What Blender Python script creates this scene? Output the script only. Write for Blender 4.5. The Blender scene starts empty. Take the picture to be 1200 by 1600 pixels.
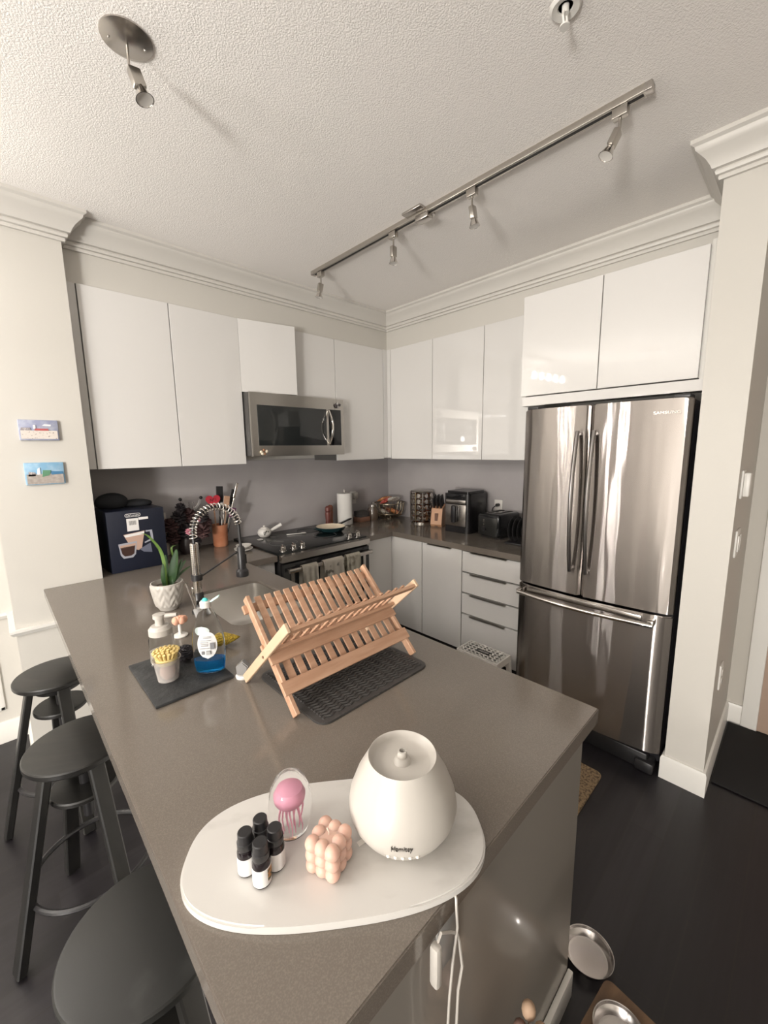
import bpy, bmesh, math, random
from mathutils import Vector, Matrix
random.seed(7)
PI = math.pi
S = bpy.context.scene
COL = S.collection

# ------------------------------------------------------------------ camera
cam_d = bpy.data.cameras.new('camera'); cam = bpy.data.objects.new('camera', cam_d); COL.objects.link(cam)
yaw, pit, rol = 0.766816437, 0.154228953, -0.013633881
fw = Vector((math.sin(yaw)*math.cos(pit), math.cos(yaw)*math.cos(pit), -math.sin(pit)))
rt = Vector((math.cos(yaw), -math.sin(yaw), 0)); up = rt.cross(fw)
rt2 = rt*math.cos(rol)+up*math.sin(rol); up2 = up*math.cos(rol)-rt*math.sin(rol)
m = Matrix((rt2, up2, -fw)).transposed().to_4x4(); m.translation = (0, 0, 1.595)
cam.matrix_world = m
cam_d.sensor_fit = 'AUTO'; cam_d.sensor_width = 36; cam_d.lens = 36*634.6/1600
cam_d.clip_start = 0.02
S.camera = cam

# ------------------------------------------------------------------ world, exposure
S.view_settings.view_transform = 'Standard'; S.view_settings.look = 'None'
S.view_settings.gamma = 1; S.view_settings.use_curve_mapping = False
S.view_settings.exposure = 0.53
w = bpy.data.worlds.new('world'); S.world = w; w.use_nodes = True
w.node_tree.nodes['Background'].inputs[0].default_value = (0.9, 0.8, 0.7, 1)
w.node_tree.nodes['Background'].inputs[1].default_value = 0.3
BULB = 380.0            # emission strength of the chandelier bulbs
BULB2 = 170.0           # the smaller bar lamp
FILL = 330.0            # watts, unseen fill light added behind the camera

# ------------------------------------------------------------------ materials
MATS = {}
def mat(name, col=(.8, .8, .8), rough=.5, metal=0, **k):
    if name in MATS: return MATS[name]
    M = bpy.data.materials.new(name); M.use_nodes = True; MATS[name] = M
    nt = M.node_tree; b = nt.nodes['Principled BSDF']
    b.inputs['Base Color'].default_value = (*col, 1); b.inputs['Roughness'].default_value = rough
    b.inputs['Metallic'].default_value = metal
    for kk, v in k.items():
        if kk == 'coat': b.inputs['Coat Weight'].default_value = v; b.inputs['Coat Roughness'].default_value = .02
        if kk == 'trans': b.inputs['Transmission Weight'].default_value = v
        if kk == 'ior': b.inputs['IOR'].default_value = v
        if kk == 'alpha': b.inputs['Alpha'].default_value = v
        if kk == 'sss': b.inputs['Subsurface Weight'].default_value = v; b.inputs['Subsurface Radius'].default_value = (.02, .01, .006); b.inputs['Subsurface Scale'].default_value = 1
        if kk == 'emit': b.inputs['Emission Color'].default_value = (*v[0], 1); b.inputs['Emission Strength'].default_value = v[1]
    def node(t, **p):
        n = nt.nodes.new(t)
        for a, v in p.items(): setattr(n, a, v)
        return n
    def coords(scale, kind='Object'):
        tc = node('ShaderNodeTexCoord'); mp = node('ShaderNodeMapping')
        nt.links.new(tc.outputs[kind], mp.inputs[0]); mp.inputs['Scale'].default_value = scale if hasattr(scale, '__len__') else (scale,)*3
        return mp.outputs[0]
    if 'vary' in k:      # (scale, colour2, contrast lo, hi)
        sc, c2, lo, hi = k['vary']
        n = node('ShaderNodeTexNoise'); nt.links.new(coords(sc), n.inputs['Vector']); n.inputs['Scale'].default_value = 1; n.inputs['Detail'].default_value = 6
        r = node('ShaderNodeValToRGB'); r.color_ramp.elements[0].position = lo; r.color_ramp.elements[1].position = hi
        r.color_ramp.elements[0].color = (*col, 1); r.color_ramp.elements[1].color = (*c2, 1)
        nt.links.new(n.outputs['Fac'], r.inputs[0]); nt.links.new(r.outputs[0], b.inputs['Base Color'])
    if 'bump' in k:      # (scale, strength, distance)
        sc, st, di = k['bump']
        n = node('ShaderNodeTexNoise'); nt.links.new(coords(sc), n.inputs['Vector']); n.inputs['Scale'].default_value = 1; n.inputs['Detail'].default_value = k.get('bdet', 3)
        bp = node('ShaderNodeBump'); bp.inputs['Strength'].default_value = st; bp.inputs['Distance'].default_value = di
        nt.links.new(n.outputs['Fac'], bp.inputs['Height']); nt.links.new(bp.outputs[0], b.inputs['Normal'])
    if 'steel' in k:     # horizontal brushing plus gentle dents
        n2 = node('ShaderNodeTexNoise'); nt.links.new(coords((1, 16, 1.6)), n2.inputs['Vector']); n2.inputs['Scale'].default_value = 1; n2.inputs['Detail'].default_value = 1
        b2 = node('ShaderNodeBump'); b2.inputs['Strength'].default_value = 1; b2.inputs['Distance'].default_value = k['steel']
        nt.links.new(n2.outputs['Fac'], b2.inputs['Height'])
        g = node('ShaderNodeBsdfAnisotropic'); g.inputs['Color'].default_value = (*col, 1); g.inputs['Roughness'].default_value = rough
        g.inputs['Anisotropy'].default_value = -.9
        cx = node('ShaderNodeCombineXYZ'); cx.inputs[2].default_value = 1
        nt.links.new(cx.outputs[0], g.inputs['Tangent']); nt.links.new(b2.outputs[0], g.inputs['Normal'])
        nt.links.new(g.outputs[0], nt.nodes['Material Output'].inputs['Surface'])
    if 'aniso' in k:     # (amount, tangent vector)
        b.inputs['Anisotropic'].default_value = k['aniso'][0]
        cx = node('ShaderNodeCombineXYZ')
        for i in range(3): cx.inputs[i].default_value = k['aniso'][1][i]
        nt.links.new(cx.outputs[0], b.inputs['Tangent'])
    return M

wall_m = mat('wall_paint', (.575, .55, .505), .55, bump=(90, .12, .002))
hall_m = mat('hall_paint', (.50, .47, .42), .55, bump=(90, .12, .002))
trim_m = mat('trim_paint', (.72, .70, .66), .35)
crown_m = mat('crown_paint', (.61, .585, .545), .35)
ceil_m = mat('textured_ceiling', (.93, .895, .86), .85, bump=(210, .4, .006), bdet=2)
white_m = mat('glossy_white_lacquer', (.69, .672, .65), .03, coat=.6)
whitein_m = mat('white_melamine', (.66, .64, .60), .45)
quartz_m = mat('taupe_quartz', (.150, .128, .108), .13, vary=(420, (.195, .168, .142), .45, .75))
splash_m = mat('grey_backsplash', (.36, .335, .335), .3, vary=(3, (.42, .395, .39), .3, .8))
marble_m = mat('white_marble', (.58, .56, .53), .22, vary=((7, 13, 9), (.36, .34, .31), .56, .88))
steel_m = mat('brushed_steel', (.39, .36, .34), .15, 1, steel=.0012)
steelx_m = mat('brushed_steel_plain', (.52, .49, .46), .26, 1)
sink_m = mat('sink_steel', (.66, .64, .61), .34, 1)
chrome_m = mat('chrome', (.75, .72, .68), .08, 1)
nickel_m = mat('satin_nickel', (.50, .47, .43), .28, 1)
gun_m = mat('dark_gap', (.015, .013, .012), .6)
blackgloss_m = mat('black_gloss', (.012, .012, .013), .08)
glassblack_m = mat('black_glass', (.02, .022, .022), .05)
blackplastic_m = mat('black_plastic', (.018, .017, .018), .35)
darkgrey_m = mat('charcoal_rubber', (.05, .046, .044), .55)
blackwood_m = mat('black_stained_wood', (.011, .0105, .010), .34, vary=((6, 40, 6), (.018, .017, .015), .4, .7))
seatworn_m = mat('worn_black_seat', (.013, .013, .012), .42, vary=((4, 2.5, 4), (.10, .10, .095), .52, .8))
bamboo_m = mat('bamboo', (.42, .24, .15), .42, vary=((8, 60, 60), (.53, .33, .22), .35, .7))
slate_m = mat('slate', (.017, .018, .019), .6, vary=(18, (.05, .05, .05), .45, .8), bump=(60, .6, .004))
ceramic_m = mat('matte_white_ceramic', (.47, .44, .40), .38)
ceramicg_m = mat('glazed_white_ceramic', (.68, .65, .61), .18)
glass_m = mat('clear_glass', (1, 1, 1), .01, trans=1, ior=1.45)
glassthin_m = mat('clear_plastic', (.93, .96, .97), .06, trans=1, ior=1.08)
def floor_mat():
    M = mat('dark_plank_floor', (.03, .026, .027), .38)
    nt = M.node_tree; b = nt.nodes['Principled BSDF']
    tc = nt.nodes.new('ShaderNodeTexCoord'); mp = nt.nodes.new('ShaderNodeMapping'); nt.links.new(tc.outputs['Object'], mp.inputs[0])
    mp.inputs['Rotation'].default_value = (0, 0, 0)
    br = nt.nodes.new('ShaderNodeTexBrick'); nt.links.new(mp.outputs[0], br.inputs['Vector'])
    br.inputs['Scale'].default_value = 1; br.inputs['Brick Width'].default_value = 1.2; br.inputs['Row Height'].default_value = .125
    br.inputs['Mortar Size'].default_value = .0025; br.inputs['Color1'].default_value = (.008, .0065, .0085, 1); br.inputs['Color2'].default_value = (.019, .0165, .019, 1)
    br.inputs['Mortar'].default_value = (.012, .01, .01, 1)
    n = nt.nodes.new('ShaderNodeTexNoise'); mp2 = nt.nodes.new('ShaderNodeMapping'); mp2.inputs['Scale'].default_value = (3, 45, 1)
    nt.links.new(tc.outputs['Object'], mp2.inputs[0]); nt.links.new(mp2.outputs[0], n.inputs['Vector']); n.inputs['Scale'].default_value = 1; n.inputs['Detail'].default_value = 5
    mx = nt.nodes.new('ShaderNodeMixRGB'); mx.blend_type = 'OVERLAY'; mx.inputs[0].default_value = .55
    nt.links.new(br.outputs['Color'], mx.inputs[1]); nt.links.new(n.outputs['Fac'], mx.inputs[2]); nt.links.new(mx.outputs[0], b.inputs['Base Color'])
    return M
floor_m = floor_mat()

# ------------------------------------------------------------------ mesh builder
class MB:
    def __init__(s): s.bm = bmesh.new()
    def _x(s, vs, M):
        if M is not None: bmesh.ops.transform(s.bm, matrix=M, verts=vs)
    def box(s, a, b, bev=0, seg=2, M=None):
        a = Vector(a); b = Vector(b)
        r = bmesh.ops.create_cube(s.bm, size=1); vs = r['verts']
        c = (a+b)/2; d = b-a
        for v in vs: v.co = Vector((v.co.x*abs(d.x), v.co.y*abs(d.y), v.co.z*abs(d.z)))+c
        if bev:
            es = list({e for v in vs for e in v.link_edges})
            q = bmesh.ops.bevel(s.bm, geom=es, offset=bev, segments=seg, profile=.5, affect='EDGES')
            vs = list({v for f in q['faces'] for v in f.verts} | {v for v in vs if v.is_valid})
        s._x(vs, M); return s
    def bar(s, p, q, w, t, wdir=(0, 0, 1), bev=0):   # box from p to q, w across wdir, t across the other
        p = Vector(p); q = Vector(q); d = q-p; L = d.length; d.normalize()
        wd = Vector(wdir); wd = (wd-d*wd.dot(d)).normalized(); td = d.cross(wd)
        M = Matrix((d, wd, td)).transposed().to_4x4(); M.translation = (p+q)/2
        return s.box((-L/2, -w/2, -t/2), (L/2, w/2, t/2), bev, 1, M)
    def lathe(s, prof, c=(0, 0, 0), seg=32, M=None, sx=1, sy=1):
        rows = []; c = Vector(c); nv = []
        for r, z in prof:
            if r < 1e-6: row = [s.bm.verts.new(c+Vector((0, 0, z)))]
            else: row = [s.bm.verts.new(c+Vector((r*math.cos(2*PI*i/seg)*sx, r*math.sin(2*PI*i/seg)*sy, z))) for i in range(seg)]
            rows.append(row); nv += row
        for A, B in zip(rows, rows[1:]):
            for i in range(seg):
                j = (i+1) % seg
                if len(A) == 1 and len(B) == 1: continue
                if len(A) == 1: f = (A[0], B[j], B[i])
                elif len(B) == 1: f = (A[i], A[j], B[0])
                else: f = (A[i], A[j], B[j], B[i])
                try: s.bm.faces.new(f)
                except ValueError: pass
        s._x(nv, M); return s
    def cyl(s, p, q, r0, r1=None, seg=20):
        p = Vector(p); q = Vector(q); r1 = r0 if r1 is None else r1
        d = q-p; M = d.to_track_quat('Z', 'Y').to_matrix().to_4x4(); M.translation = p
        return s.lathe([(0, 0), (r0, 0), (r1, d.length), (0, d.length)], seg=seg, M=M)
    def sph(s, c, r, sc=(1, 1, 1), sub=2, M=None):
        q = bmesh.ops.create_icosphere(s.bm, subdivisions=sub, radius=r)['verts']
        for v in q: v.co = Vector((v.co.x*sc[0], v.co.y*sc[1], v.co.z*sc[2]))+Vector(c)
        s._x(q, M); return s
    def tube(s, path, r, seg=8, closed=False, flat=1.0):
        P = [Vector(p) for p in path]; n = len(P); rows = []; prev = None
        for i in range(n):
            if closed: d = P[(i+1) % n]-P[i-1]
            else: d = P[min(i+1, n-1)]-P[max(i-1, 0)]
            d.normalize()
            if prev is None:
                a = Vector((0, 0, 1)) if abs(d.z) < .9 else Vector((1, 0, 0)); u = (a-d*a.dot(d)).normalized()
            else: u = (prev-d*prev.dot(d)).normalized()
            prev = u; v = d.cross(u); rr = r[i] if hasattr(r, '__len__') else r
            rows.append([s.bm.verts.new(P[i]+(u*math.cos(2*PI*k/seg)+v*math.sin(2*PI*k/seg)*flat)*rr) for k in range(seg)])
        rng = range(n) if closed else range(n-1)
        for i in rng:
            A = rows[i]; B = rows[(i+1) % n]
            for k in range(seg):
                l = (k+1) % seg; s.bm.faces.new((A[k], A[l], B[l], B[k]))
        if not closed:
            s.bm.faces.new(rows[0][::-1]); s.bm.faces.new(rows[-1])
        return s
    def prism(s, poly, z0, z1, M=None, bev=0):
        vs = [s.bm.verts.new((x, y, z0)) for x, y in poly]; f = s.bm.faces.new(vs)
        r = bmesh.ops.extrude_face_region(s.bm, geom=[f]); nv = [g for g in r['geom'] if isinstance(g, bmesh.types.BMVert)]
        for v in nv: v.co.z = z1
        if bev:
            es = [e for v in nv for e in v.link_edges if all(u in nv for u in e.verts)]
            es = list(set(es)); q = bmesh.ops.bevel(s.bm, geom=es, offset=bev, segments=2, affect='EDGES')
            nv = list({v for v in nv if v.is_valid} | {v for f in q['faces'] for v in f.verts})
        s._x(list(set(vs) | set(nv)), M); return s
    def grid(s, pts, thick=None):      # rows of points -> sheet (optionally thickened along the face normal)
        rows = [[s.bm.verts.new(p) for p in r] for r in pts]; fs = []
        for A, B in zip(rows, rows[1:]):
            for i in range(len(A)-1): fs.append(s.bm.faces.new((A[i], A[i+1], B[i+1], B[i])))
        if thick: bmesh.ops.solidify(s.bm, geom=fs, thickness=thick)
        return s
    def done(s, name, material, parent=None, world=False, ang=35):
        bmesh.ops.recalc_face_normals(s.bm, faces=s.bm.faces)
        me = bpy.data.meshes.new(name); s.bm.to_mesh(me); s.bm.free()
        for p in me.polygons: p.use_smooth = True
        me.set_sharp_from_angle(angle=math.radians(ang))
        ms = material if isinstance(material, (list, tuple)) else [material]
        for q in ms: me.materials.append(q)
        o = bpy.data.objects.new(name, me); COL.objects.link(o)
        if parent is not None:
            o.parent = parent
            if world:
                L = Matrix.Translation(parent.location) @ parent.rotation_euler.to_matrix().to_4x4()
                me.transform(L.inverted())
        return o
def thing(name, label, cat, loc=(0, 0, 0), rotz=0, group=None):
    o = bpy.data.objects.new(name, None); COL.objects.link(o); o.empty_display_size = .05
    o.location = loc; o.rotation_euler = (0, 0, rotz); o['label'] = label; o['category'] = cat
    if group: o['group'] = group
    return o
def tag(o, label, cat, group=None, kind=None):
    o['label'] = label; o['category'] = cat
    if group: o['group'] = group
    if kind: o['kind'] = kind
    return o
def at(o, loc, rotz=0): o.location = loc; o.rotation_euler = (0, 0, rotz); return o
def struct(name, mb, m, parent=None):
    o = mb.done(name, m, parent)
    if parent is None: o['kind'] = 'structure'
    return o
def dup(root, loc, rotz, label, group=None):
    r = root.copy(); COL.objects.link(r); r.location = loc; r.rotation_euler = (0, 0, rotz); r['label'] = label
    if group: r['group'] = group
    for ch in list(root.children):
        c = ch.copy(); COL.objects.link(c); c.parent = r
        for g in list(ch.children):
            d = g.copy(); COL.objects.link(d); d.parent = c
    return r
def text_obj(name, body, size, M, material, parent, extr=.0004, wide=1.0):
    cu = bpy.data.curves.new(name, 'FONT'); cu.body = body; cu.size = size; cu.extrude = extr; cu.align_x = 'CENTER'; cu.align_y = 'CENTER'
    t = bpy.data.objects.new(name, cu); COL.objects.link(t)
    dg = bpy.context.evaluated_depsgraph_get(); me = bpy.data.meshes.new_from_object(t.evaluated_get(dg))
    bpy.data.objects.remove(t); bpy.data.curves.remove(cu)
    me.transform(M @ Matrix.Diagonal((wide, 1, 1, 1))); me.materials.clear(); me.materials.append(material); me.name = name
    o = bpy.data.objects.new(name, me); COL.objects.link(o); o.parent = parent
    return o
def face_M(origin, xdir, ydir):
    x = Vector(xdir).normalized(); y = Vector(ydir).normalized(); z = x.cross(y)
    M = Matrix((x, y, z)).transposed().to_4x4(); M.translation = origin; return M
def rrect(x0, y0, x1, y1, r, n=6):
    P = []
    for cx, cy, a in ((x1-r, y0+r, -90), (x1-r, y1-r, 0), (x0+r, y1-r, 90), (x0+r, y0+r, 180)):
        for i in range(n+1):
            t = math.radians(a+90*i/n); P.append((cx+r*math.cos(t), cy+r*math.sin(t)))
    return P

CZ = .915; CEIL = 2.746
# ------------------------------------------------------------------ room shell
struct('floor', MB().box((-4.2, -4.2, -.1), (4.2, 3.3, 0)), floor_m)
struct('ceiling', MB().box((-4.2, -4.2, CEIL), (4.2, 3.3, CEIL+.1)), ceil_m)
struct('wall_left', MB().box((-4.2, -4.2, 0), (-4.1, 3.1, CEIL)), wall_m)
struct('wall_front', MB().box((-4.1, -4.2, 0), (4.2, -4.1, CEIL)), wall_m)
struct('wall_dining', MB().box((-4.1, 2.97, 0), (0, 3.1, CEIL)), wall_m)
struct('wall_column', MB().box((0, 2.625, 0), (.378, 3.13, CEIL)), wall_m)
struct('wall_back', MB().box((.378, 3.03, 0), (3.085, 3.13, CEIL)), wall_m)
struct('wall_right', MB().box((2.985, .335, 0), (3.085, 3.03, CEIL)), wall_m)
struct('wall_post', MB().box((2.18, .185, 0), (3.03, .335, CEIL)), wall_m)
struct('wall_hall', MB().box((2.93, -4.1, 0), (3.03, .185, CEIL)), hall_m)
struct('wall_soffit', MB().prism([(.378, 2.70), (2.66, 2.70), (2.66, .335), (2.985, .335), (2.985, 3.03), (.378, 3.03)], 2.455, CEIL), wall_m)
# crown moulding
PROF = [(0, -.137), (.014, -.137), (.016, -.128), (.014, -.122), (.024, -.119), (.027, -.108), (.024, -.101), (.036, -.098),
        (.043, -.082), (.056, -.062), (.074, -.044), (.085, -.034), (.088, -.022), (.094, -.018), (.10, -.014), (.10, 0)]
def moulding(path, prof, ztop, close=False):
    mb = MB(); n = len(path); P = [Vector((x, y)) for x, y in path]
    nor = []
    for a, b in zip(P, P[1:]):
        d = (b-a).normalized(); nor.append(Vector((d.y, -d.x)))
    rows = []
    for i in range(n):
        if i == 0: mt = nor[0]
        elif i == n-1: mt = nor[-1]
        else: mt = (nor[i-1]+nor[i])/(1+nor[i-1].dot(nor[i]))
        rows.append([(P[i].x+mt.x*o, P[i].y+mt.y*o, ztop+z) for o, z in prof])
    mb.grid(rows)
    for r in (rows[0], rows[-1]):
        mb.bm.faces.new([mb.bm.verts.new(p) for p in r] + [mb.bm.verts.new((P[0 if r is rows[0] else -1].x, P[0 if r is rows[0] else -1].y, ztop))])
    return mb
struct('trim_1', moulding([(-4.1, 2.97), (0, 2.97), (0, 2.625), (.378, 2.625), (.378, 2.70), (2.66, 2.70), (2.66, .335), (2.18, .335), (2.18, .185), (2.93, .185), (2.93, -4.1)], PROF, CEIL), crown_m)
# chair rail and wainscot panel frame on the left
RAIL = [(0, -.032), (.012, -.03), (.018, -.02), (.024, -.012), (.024, 0), (0, 0)]
struct('trim_2', moulding([(-4.1, 2.97), (0, 2.97), (0, 2.625), (.378, 2.625)], RAIL, .738), trim_m)
f = MB()
for a, b in (((-.62, .20), (-.62, .60)), ((-.10, .20), (-.10, .60)), ((-.62, .20), (-.10, .20)), ((-.62, .60), (-.10, .60))):
    f.box((min(a[0], b[0])-.011, 2.958, min(a[1], b[1])-.011), (max(a[0], b[0])+.011, 2.97, max(a[1], b[1])+.011), .004)
struct('trim_3', f, trim_m)
BASE = [(0, 0), (.014, 0), (.014, .105), (.009, .118), (0, .12)]
struct('baseboard_left', moulding([(-4.1, 2.97), (0, 2.97), (0, 2.625), (.40, 2.625)], BASE, 0), trim_m)
struct('baseboard_right', moulding([(2.30, .335), (2.18, .335), (2.18, .185), (2.93, .185), (2.93, .115)], BASE, 0), trim_m)
# hall door with casing
cs = MB(); cs.box((2.905, .045, 0), (2.93, .115, 2.15), .006); cs.box((2.905, -.92, 0), (2.93, -.85, 2.15), .006); cs.box((2.905, -.92, 2.08), (2.93, .115, 2.15), .006)
struct('trim_4', cs, trim_m)
d = MB().box((2.912, -.85, .01), (2.93, .045, 2.08))
for z0, z1 in ((.18, .95), (1.1, 1.95)):
    for y0, y1 in ((-.78, -.45), (-.36, -.03)): d.box((2.906, y0, z0), (2.914, y1, z1), .003)
struct('door_1', d, mat('hall_door_wood', (.36, .26, .20), .4))

# wall switches in the hall
def plate(name, label, cat, x, z, wd, ht, kind):
    t = thing(name, label, cat, (x, .185, z))
    MB().box((-wd/2, -.008, -ht/2), (wd/2, 0, ht/2), .003).done('cover_plate', trim_m, t)
    if kind == 'switch': 
        for k in (-1, 1): MB().box((k*wd*.22-.014, -.014, -ht*.3), (k*wd*.22+.014, -.008, ht*.3), .002).done('rocker', ceramicg_m, t)
    elif kind == 'outlet':
        for k in (-1, 1): MB().box((-.016, -.011, k*.022-.014), (.016, -.008, k*.022+.014), .002).done('socket', ceramicg_m, t)
    else:
        MB().box((-wd*.4, -.030, -ht*.42), (wd*.4, -.008, ht*.42), .005).done('housing', trim_m, t)
    return t
plate('thermostat', 'white box thermostat on the hall side of the wall end beside the fridge', 'thermostat', 2.30, 1.425, .07, .12, 'box')
plate('light_switch', 'white double light switch plate below the thermostat', 'switch', 2.36, 1.16, .115, .12, 'switch')
plate('wall_outlet', 'white outlet low on the hall wall above the baseboard', 'outlet', 2.36, .52, .075, .12, 'outlet')

# ------------------------------------------------------------------ lamps
def bulb_mat(name, c, s): return mat(name, (0, 0, 0), .5, emit=(c, s))
t = thing('chandelier', 'round chandelier with glowing globe bulbs over the dining area left of the frame', 'chandelier', (-1.27, 1.4, 2.12))
MB().cyl((0, 0, .09), (0, 0, .62), .008).cyl((0, 0, .60), (0, 0, .626), .06).done('stem', nickel_m, t)
MB().tube([(.2*math.cos(a*PI/12), .2*math.sin(a*PI/12), .09) for a in range(24)], .008, closed=True).bar((-.2, 0, .09), (.2, 0, .09), .012, .012).bar((0, -.2, .09), (0, .2, .09), .012, .012).done('frame', nickel_m, t)
bm_ = bulb_mat('chandelier_bulb_glow', (1, .965, .92), BULB)
for k in range(6):
    a = k*PI/3+.2
    MB().cyl((.2*math.cos(a), .2*math.sin(a), .05), (.2*math.cos(a), .2*math.sin(a), .09), .015).done('socket', nickel_m, t)
    MB().sph((.2*math.cos(a), .2*math.sin(a), .02), .0235, sub=2).done('bulb', bm_, t)
t = thing('ceiling_light_bar', 'straight ceiling light bar with five glowing bulbs left of the frame', 'ceiling light', (-.95, 2.53, 2.50), .12)
MB().box((-.4, -.02, .05), (.4, .02, .07), .004).cyl((0, 0, .07), (0, 0, .246), .01).done('bar', nickel_m, t)
bm2_ = bulb_mat('bar_bulb_glow', (1, .965, .92), BULB2)
for k in range(5): MB().sph((-.34+.17*k, 0, .0), .0235, sub=2).cyl((-.34+.17*k, 0, .02), (-.34+.17*k, 0, .05), .012).done('bulb', bm2_, t)
# unseen fill light, added to even out the room's brightness
L = bpy.data.lights.new('fill_light', 'POINT'); L.shadow_soft_size = .30; L.energy = FILL; L.color = (1, .97, .93)
lo = bpy.data.objects.new('fill_light', L); COL.objects.link(lo); lo.location = (-3.0, -.4, 1.15)

# monopoint spot on the ceiling
def spot_head(t, M):   # lamp holder and reflector bulb, hanging down -z
    MB().box((-.017, -.011, -.060), (.017, .011, -.008), .004, M=M).done('socket_housing', nickel_m, t)
    s = MB().lathe([(.006, -.045), (.012, -.060), (.0225, -.088), (.025, -.092), (.0235, -.092), (.011, -.063), (.0, -.058)], seg=24, M=M).done('lamp_reflector', chrome_m, t)
    b = MB().lathe([(0, -.088), (.010, -.087), (.0225, -.0905)], seg=20, M=M); b.done('bulb_face', ceramicg_m, t)
t = thing('ceiling_spotlight', 'single brushed nickel spotlight on an oval canopy near the left of the ceiling', 'spotlight', (.418, 1.452, CEIL))
MB().lathe([(0, 0), (.066, 0), (.066, -.004), (.045, -.012), (.012, -.016), (0, -.017)], seg=40).done('canopy', steelx_m, t)
MB().cyl((0, 0, -.015), (0, 0, -.075), .0035).sph((0, 0, -.078), .006).done('stem', nickel_m, t)
for k in (-1, 1): MB().sph((k*.042, -k*.012, -.013), .003).done('screw', chrome_m, t)
spot_head(t, Matrix.Translation((0.006, -.004, -.066)) @ Matrix.Rotation(-.25, 4, 'X') @ Matrix.Rotation(-.22, 4, 'Y'))
# track
t = thing('track_rail', 'long brushed nickel ceiling track rail running towards the far corner', 'track rail', (1.672, 1.42, CEIL))
MB().box((-.017, -.945, -.024), (.017, .945, 0), .002).done('rail', nickel_m, t)
MB().box((-.006, -.93, -.0255), (.006, .93, -.0238)).done('slot', gun_m, t)
for y in (-.945, .945): MB().box((-.018, y-.012, -.026), (.018, y+.012, 0), .003).done('end_cap', steelx_m, t)
MB().box((-.06, -.02, -.012), (.06, .10, 0), .003).box((-.023, -.035, -.05), (.023, .045, -.02), .006).done('power_feed', steelx_m, t)
lab = ['track spotlight nearest the far corner, at the far end of the rail', 'track spotlight second from the far corner, left of the power feed box',
       'track spotlight third from the far corner, right of the power feed box', 'track spotlight at the near end of the rail, the largest of the four']
for (y, a), lb in zip(((2.29, .15), (1.636, .0), (1.147, -.12), (.557, .35)), lab):
    t = thing('track_spotlight', lb, 'spotlight', (1.672, y, CEIL-.026), 0, 'track spotlights')
    MB().box((-.014, -.024, -.030), (.014, .024, .001), .003).done('track_adapter', nickel_m, t)
    MB().cyl((0, 0, -.03), (0, 0, -.068), .0045).done('stem', nickel_m, t)
    spot_head(t, Matrix.Translation((0, 0, -.06)) @ Matrix.Rotation(a, 4, 'X') @ Matrix.Rotation(a*.8, 4, 'Y'))
# sprinkler / smoke head near the top edge
t = thing('ceiling_sprinkler', 'small white fire sprinkler head on the ceiling above the track', 'sprinkler', (1.236, .565, CEIL))
MB().lathe([(0, 0), (.038, 0), (.040, -.004), (.034, -.010), (.020, -.006), (.018, -.002)], seg=32).done('escutcheon', trim_m, t)
s = MB().cyl((0, 0, 0), (0, 0, -.02), .009)
for k in (-1, 1): s.tube([(k*.008, 0, -.018), (k*.013, 0, -.03), (k*.004, 0, -.046)], .003)
s.cyl((0, 0, -.046), (0, 0, -.050), .013, seg=12); s.done('nozzle', trim_m, t)

# ------------------------------------------------------------------ counters
def edge_slab(name, poly, hole=None):
    mb = MB(); mb.prism(poly, CZ-.04, CZ, bev=.0022); return mb
SX0, SX1, SY0, SY1 = .62, .955, 1.48, 1.985   # sink opening
def slab_with_hole():
    bm = MB(); outer = [(.1255, .314), (1.074, .314), (1.074, 2.34), (1.283, 2.34), (1.283, 3.03), (.378, 3.03), (.378, 2.625), (.1255, 2.625)]
    hole = rrect(SX0, SY0, SX1, SY1, .055)
    b = bm.bm
    def ring(pts, z): 
        vs = [b.verts.new((x, y, z)) for x, y in pts]; es = [b.edges.new((vs[i], vs[(i+1) % len(vs)])) for i in range(len(vs))]; return vs, es
    R = {}
    for z in (CZ-.04, CZ):
        ov, oe = ring(outer, z); hv, he = ring(hole, z)
        bmesh.ops.triangle_fill(b, use_beauty=True, edges=oe+he)
        R[z] = (ov, hv)
    for k in (0, 1):
        A = R[CZ-.04][k]; B = R[CZ][k]
        for i in range(len(A)):
            j = (i+1) % len(A); b.faces.new((A[i], A[j], B[j], B[i]))
    es = [e for e in b.edges if all(v in R[CZ][0] for v in e.verts) and len(e.link_faces) == 2 and any(abs(f.normal.z) < .5 for f in e.link_faces)]
    bmesh.ops.recalc_face_normals(b, faces=b.faces)
    es = [e for e in b.edges if all(abs(v.co.z-CZ) < 1e-6 for v in e.verts) and any(abs(f.normal.z) < .5 for f in e.link_faces)]
    bmesh.ops.bevel(b, geom=es, offset=.0022, segments=2, affect='EDGES')
    return bm
c = slab_with_hole().done('countertop', quartz_m)
tag(c, 'taupe quartz worktop of the peninsula with the sink cut into it', 'countertop')
c = MB().prism([(2.052, 2.34), (2.35, 2.34), (2.35, 1.135), (2.985, 1.135), (2.985, 3.03), (2.052, 3.03)], CZ-.04, CZ, bev=.0022).done('countertop', quartz_m)
tag(c, 'taupe quartz worktop in the far corner holding the air fryer and spice rack', 'countertop')
# backsplash: fixed to the wall
struct('wall_backsplash_back', MB().box((.378, 3.018, CZ+.0002), (2.985, 3.03, 1.52)), splash_m)
struct('wall_backsplash_right', MB().box((2.973, 1.135, CZ+.0002), (2.985, 3.018, 1.52)), splash_m)

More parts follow.
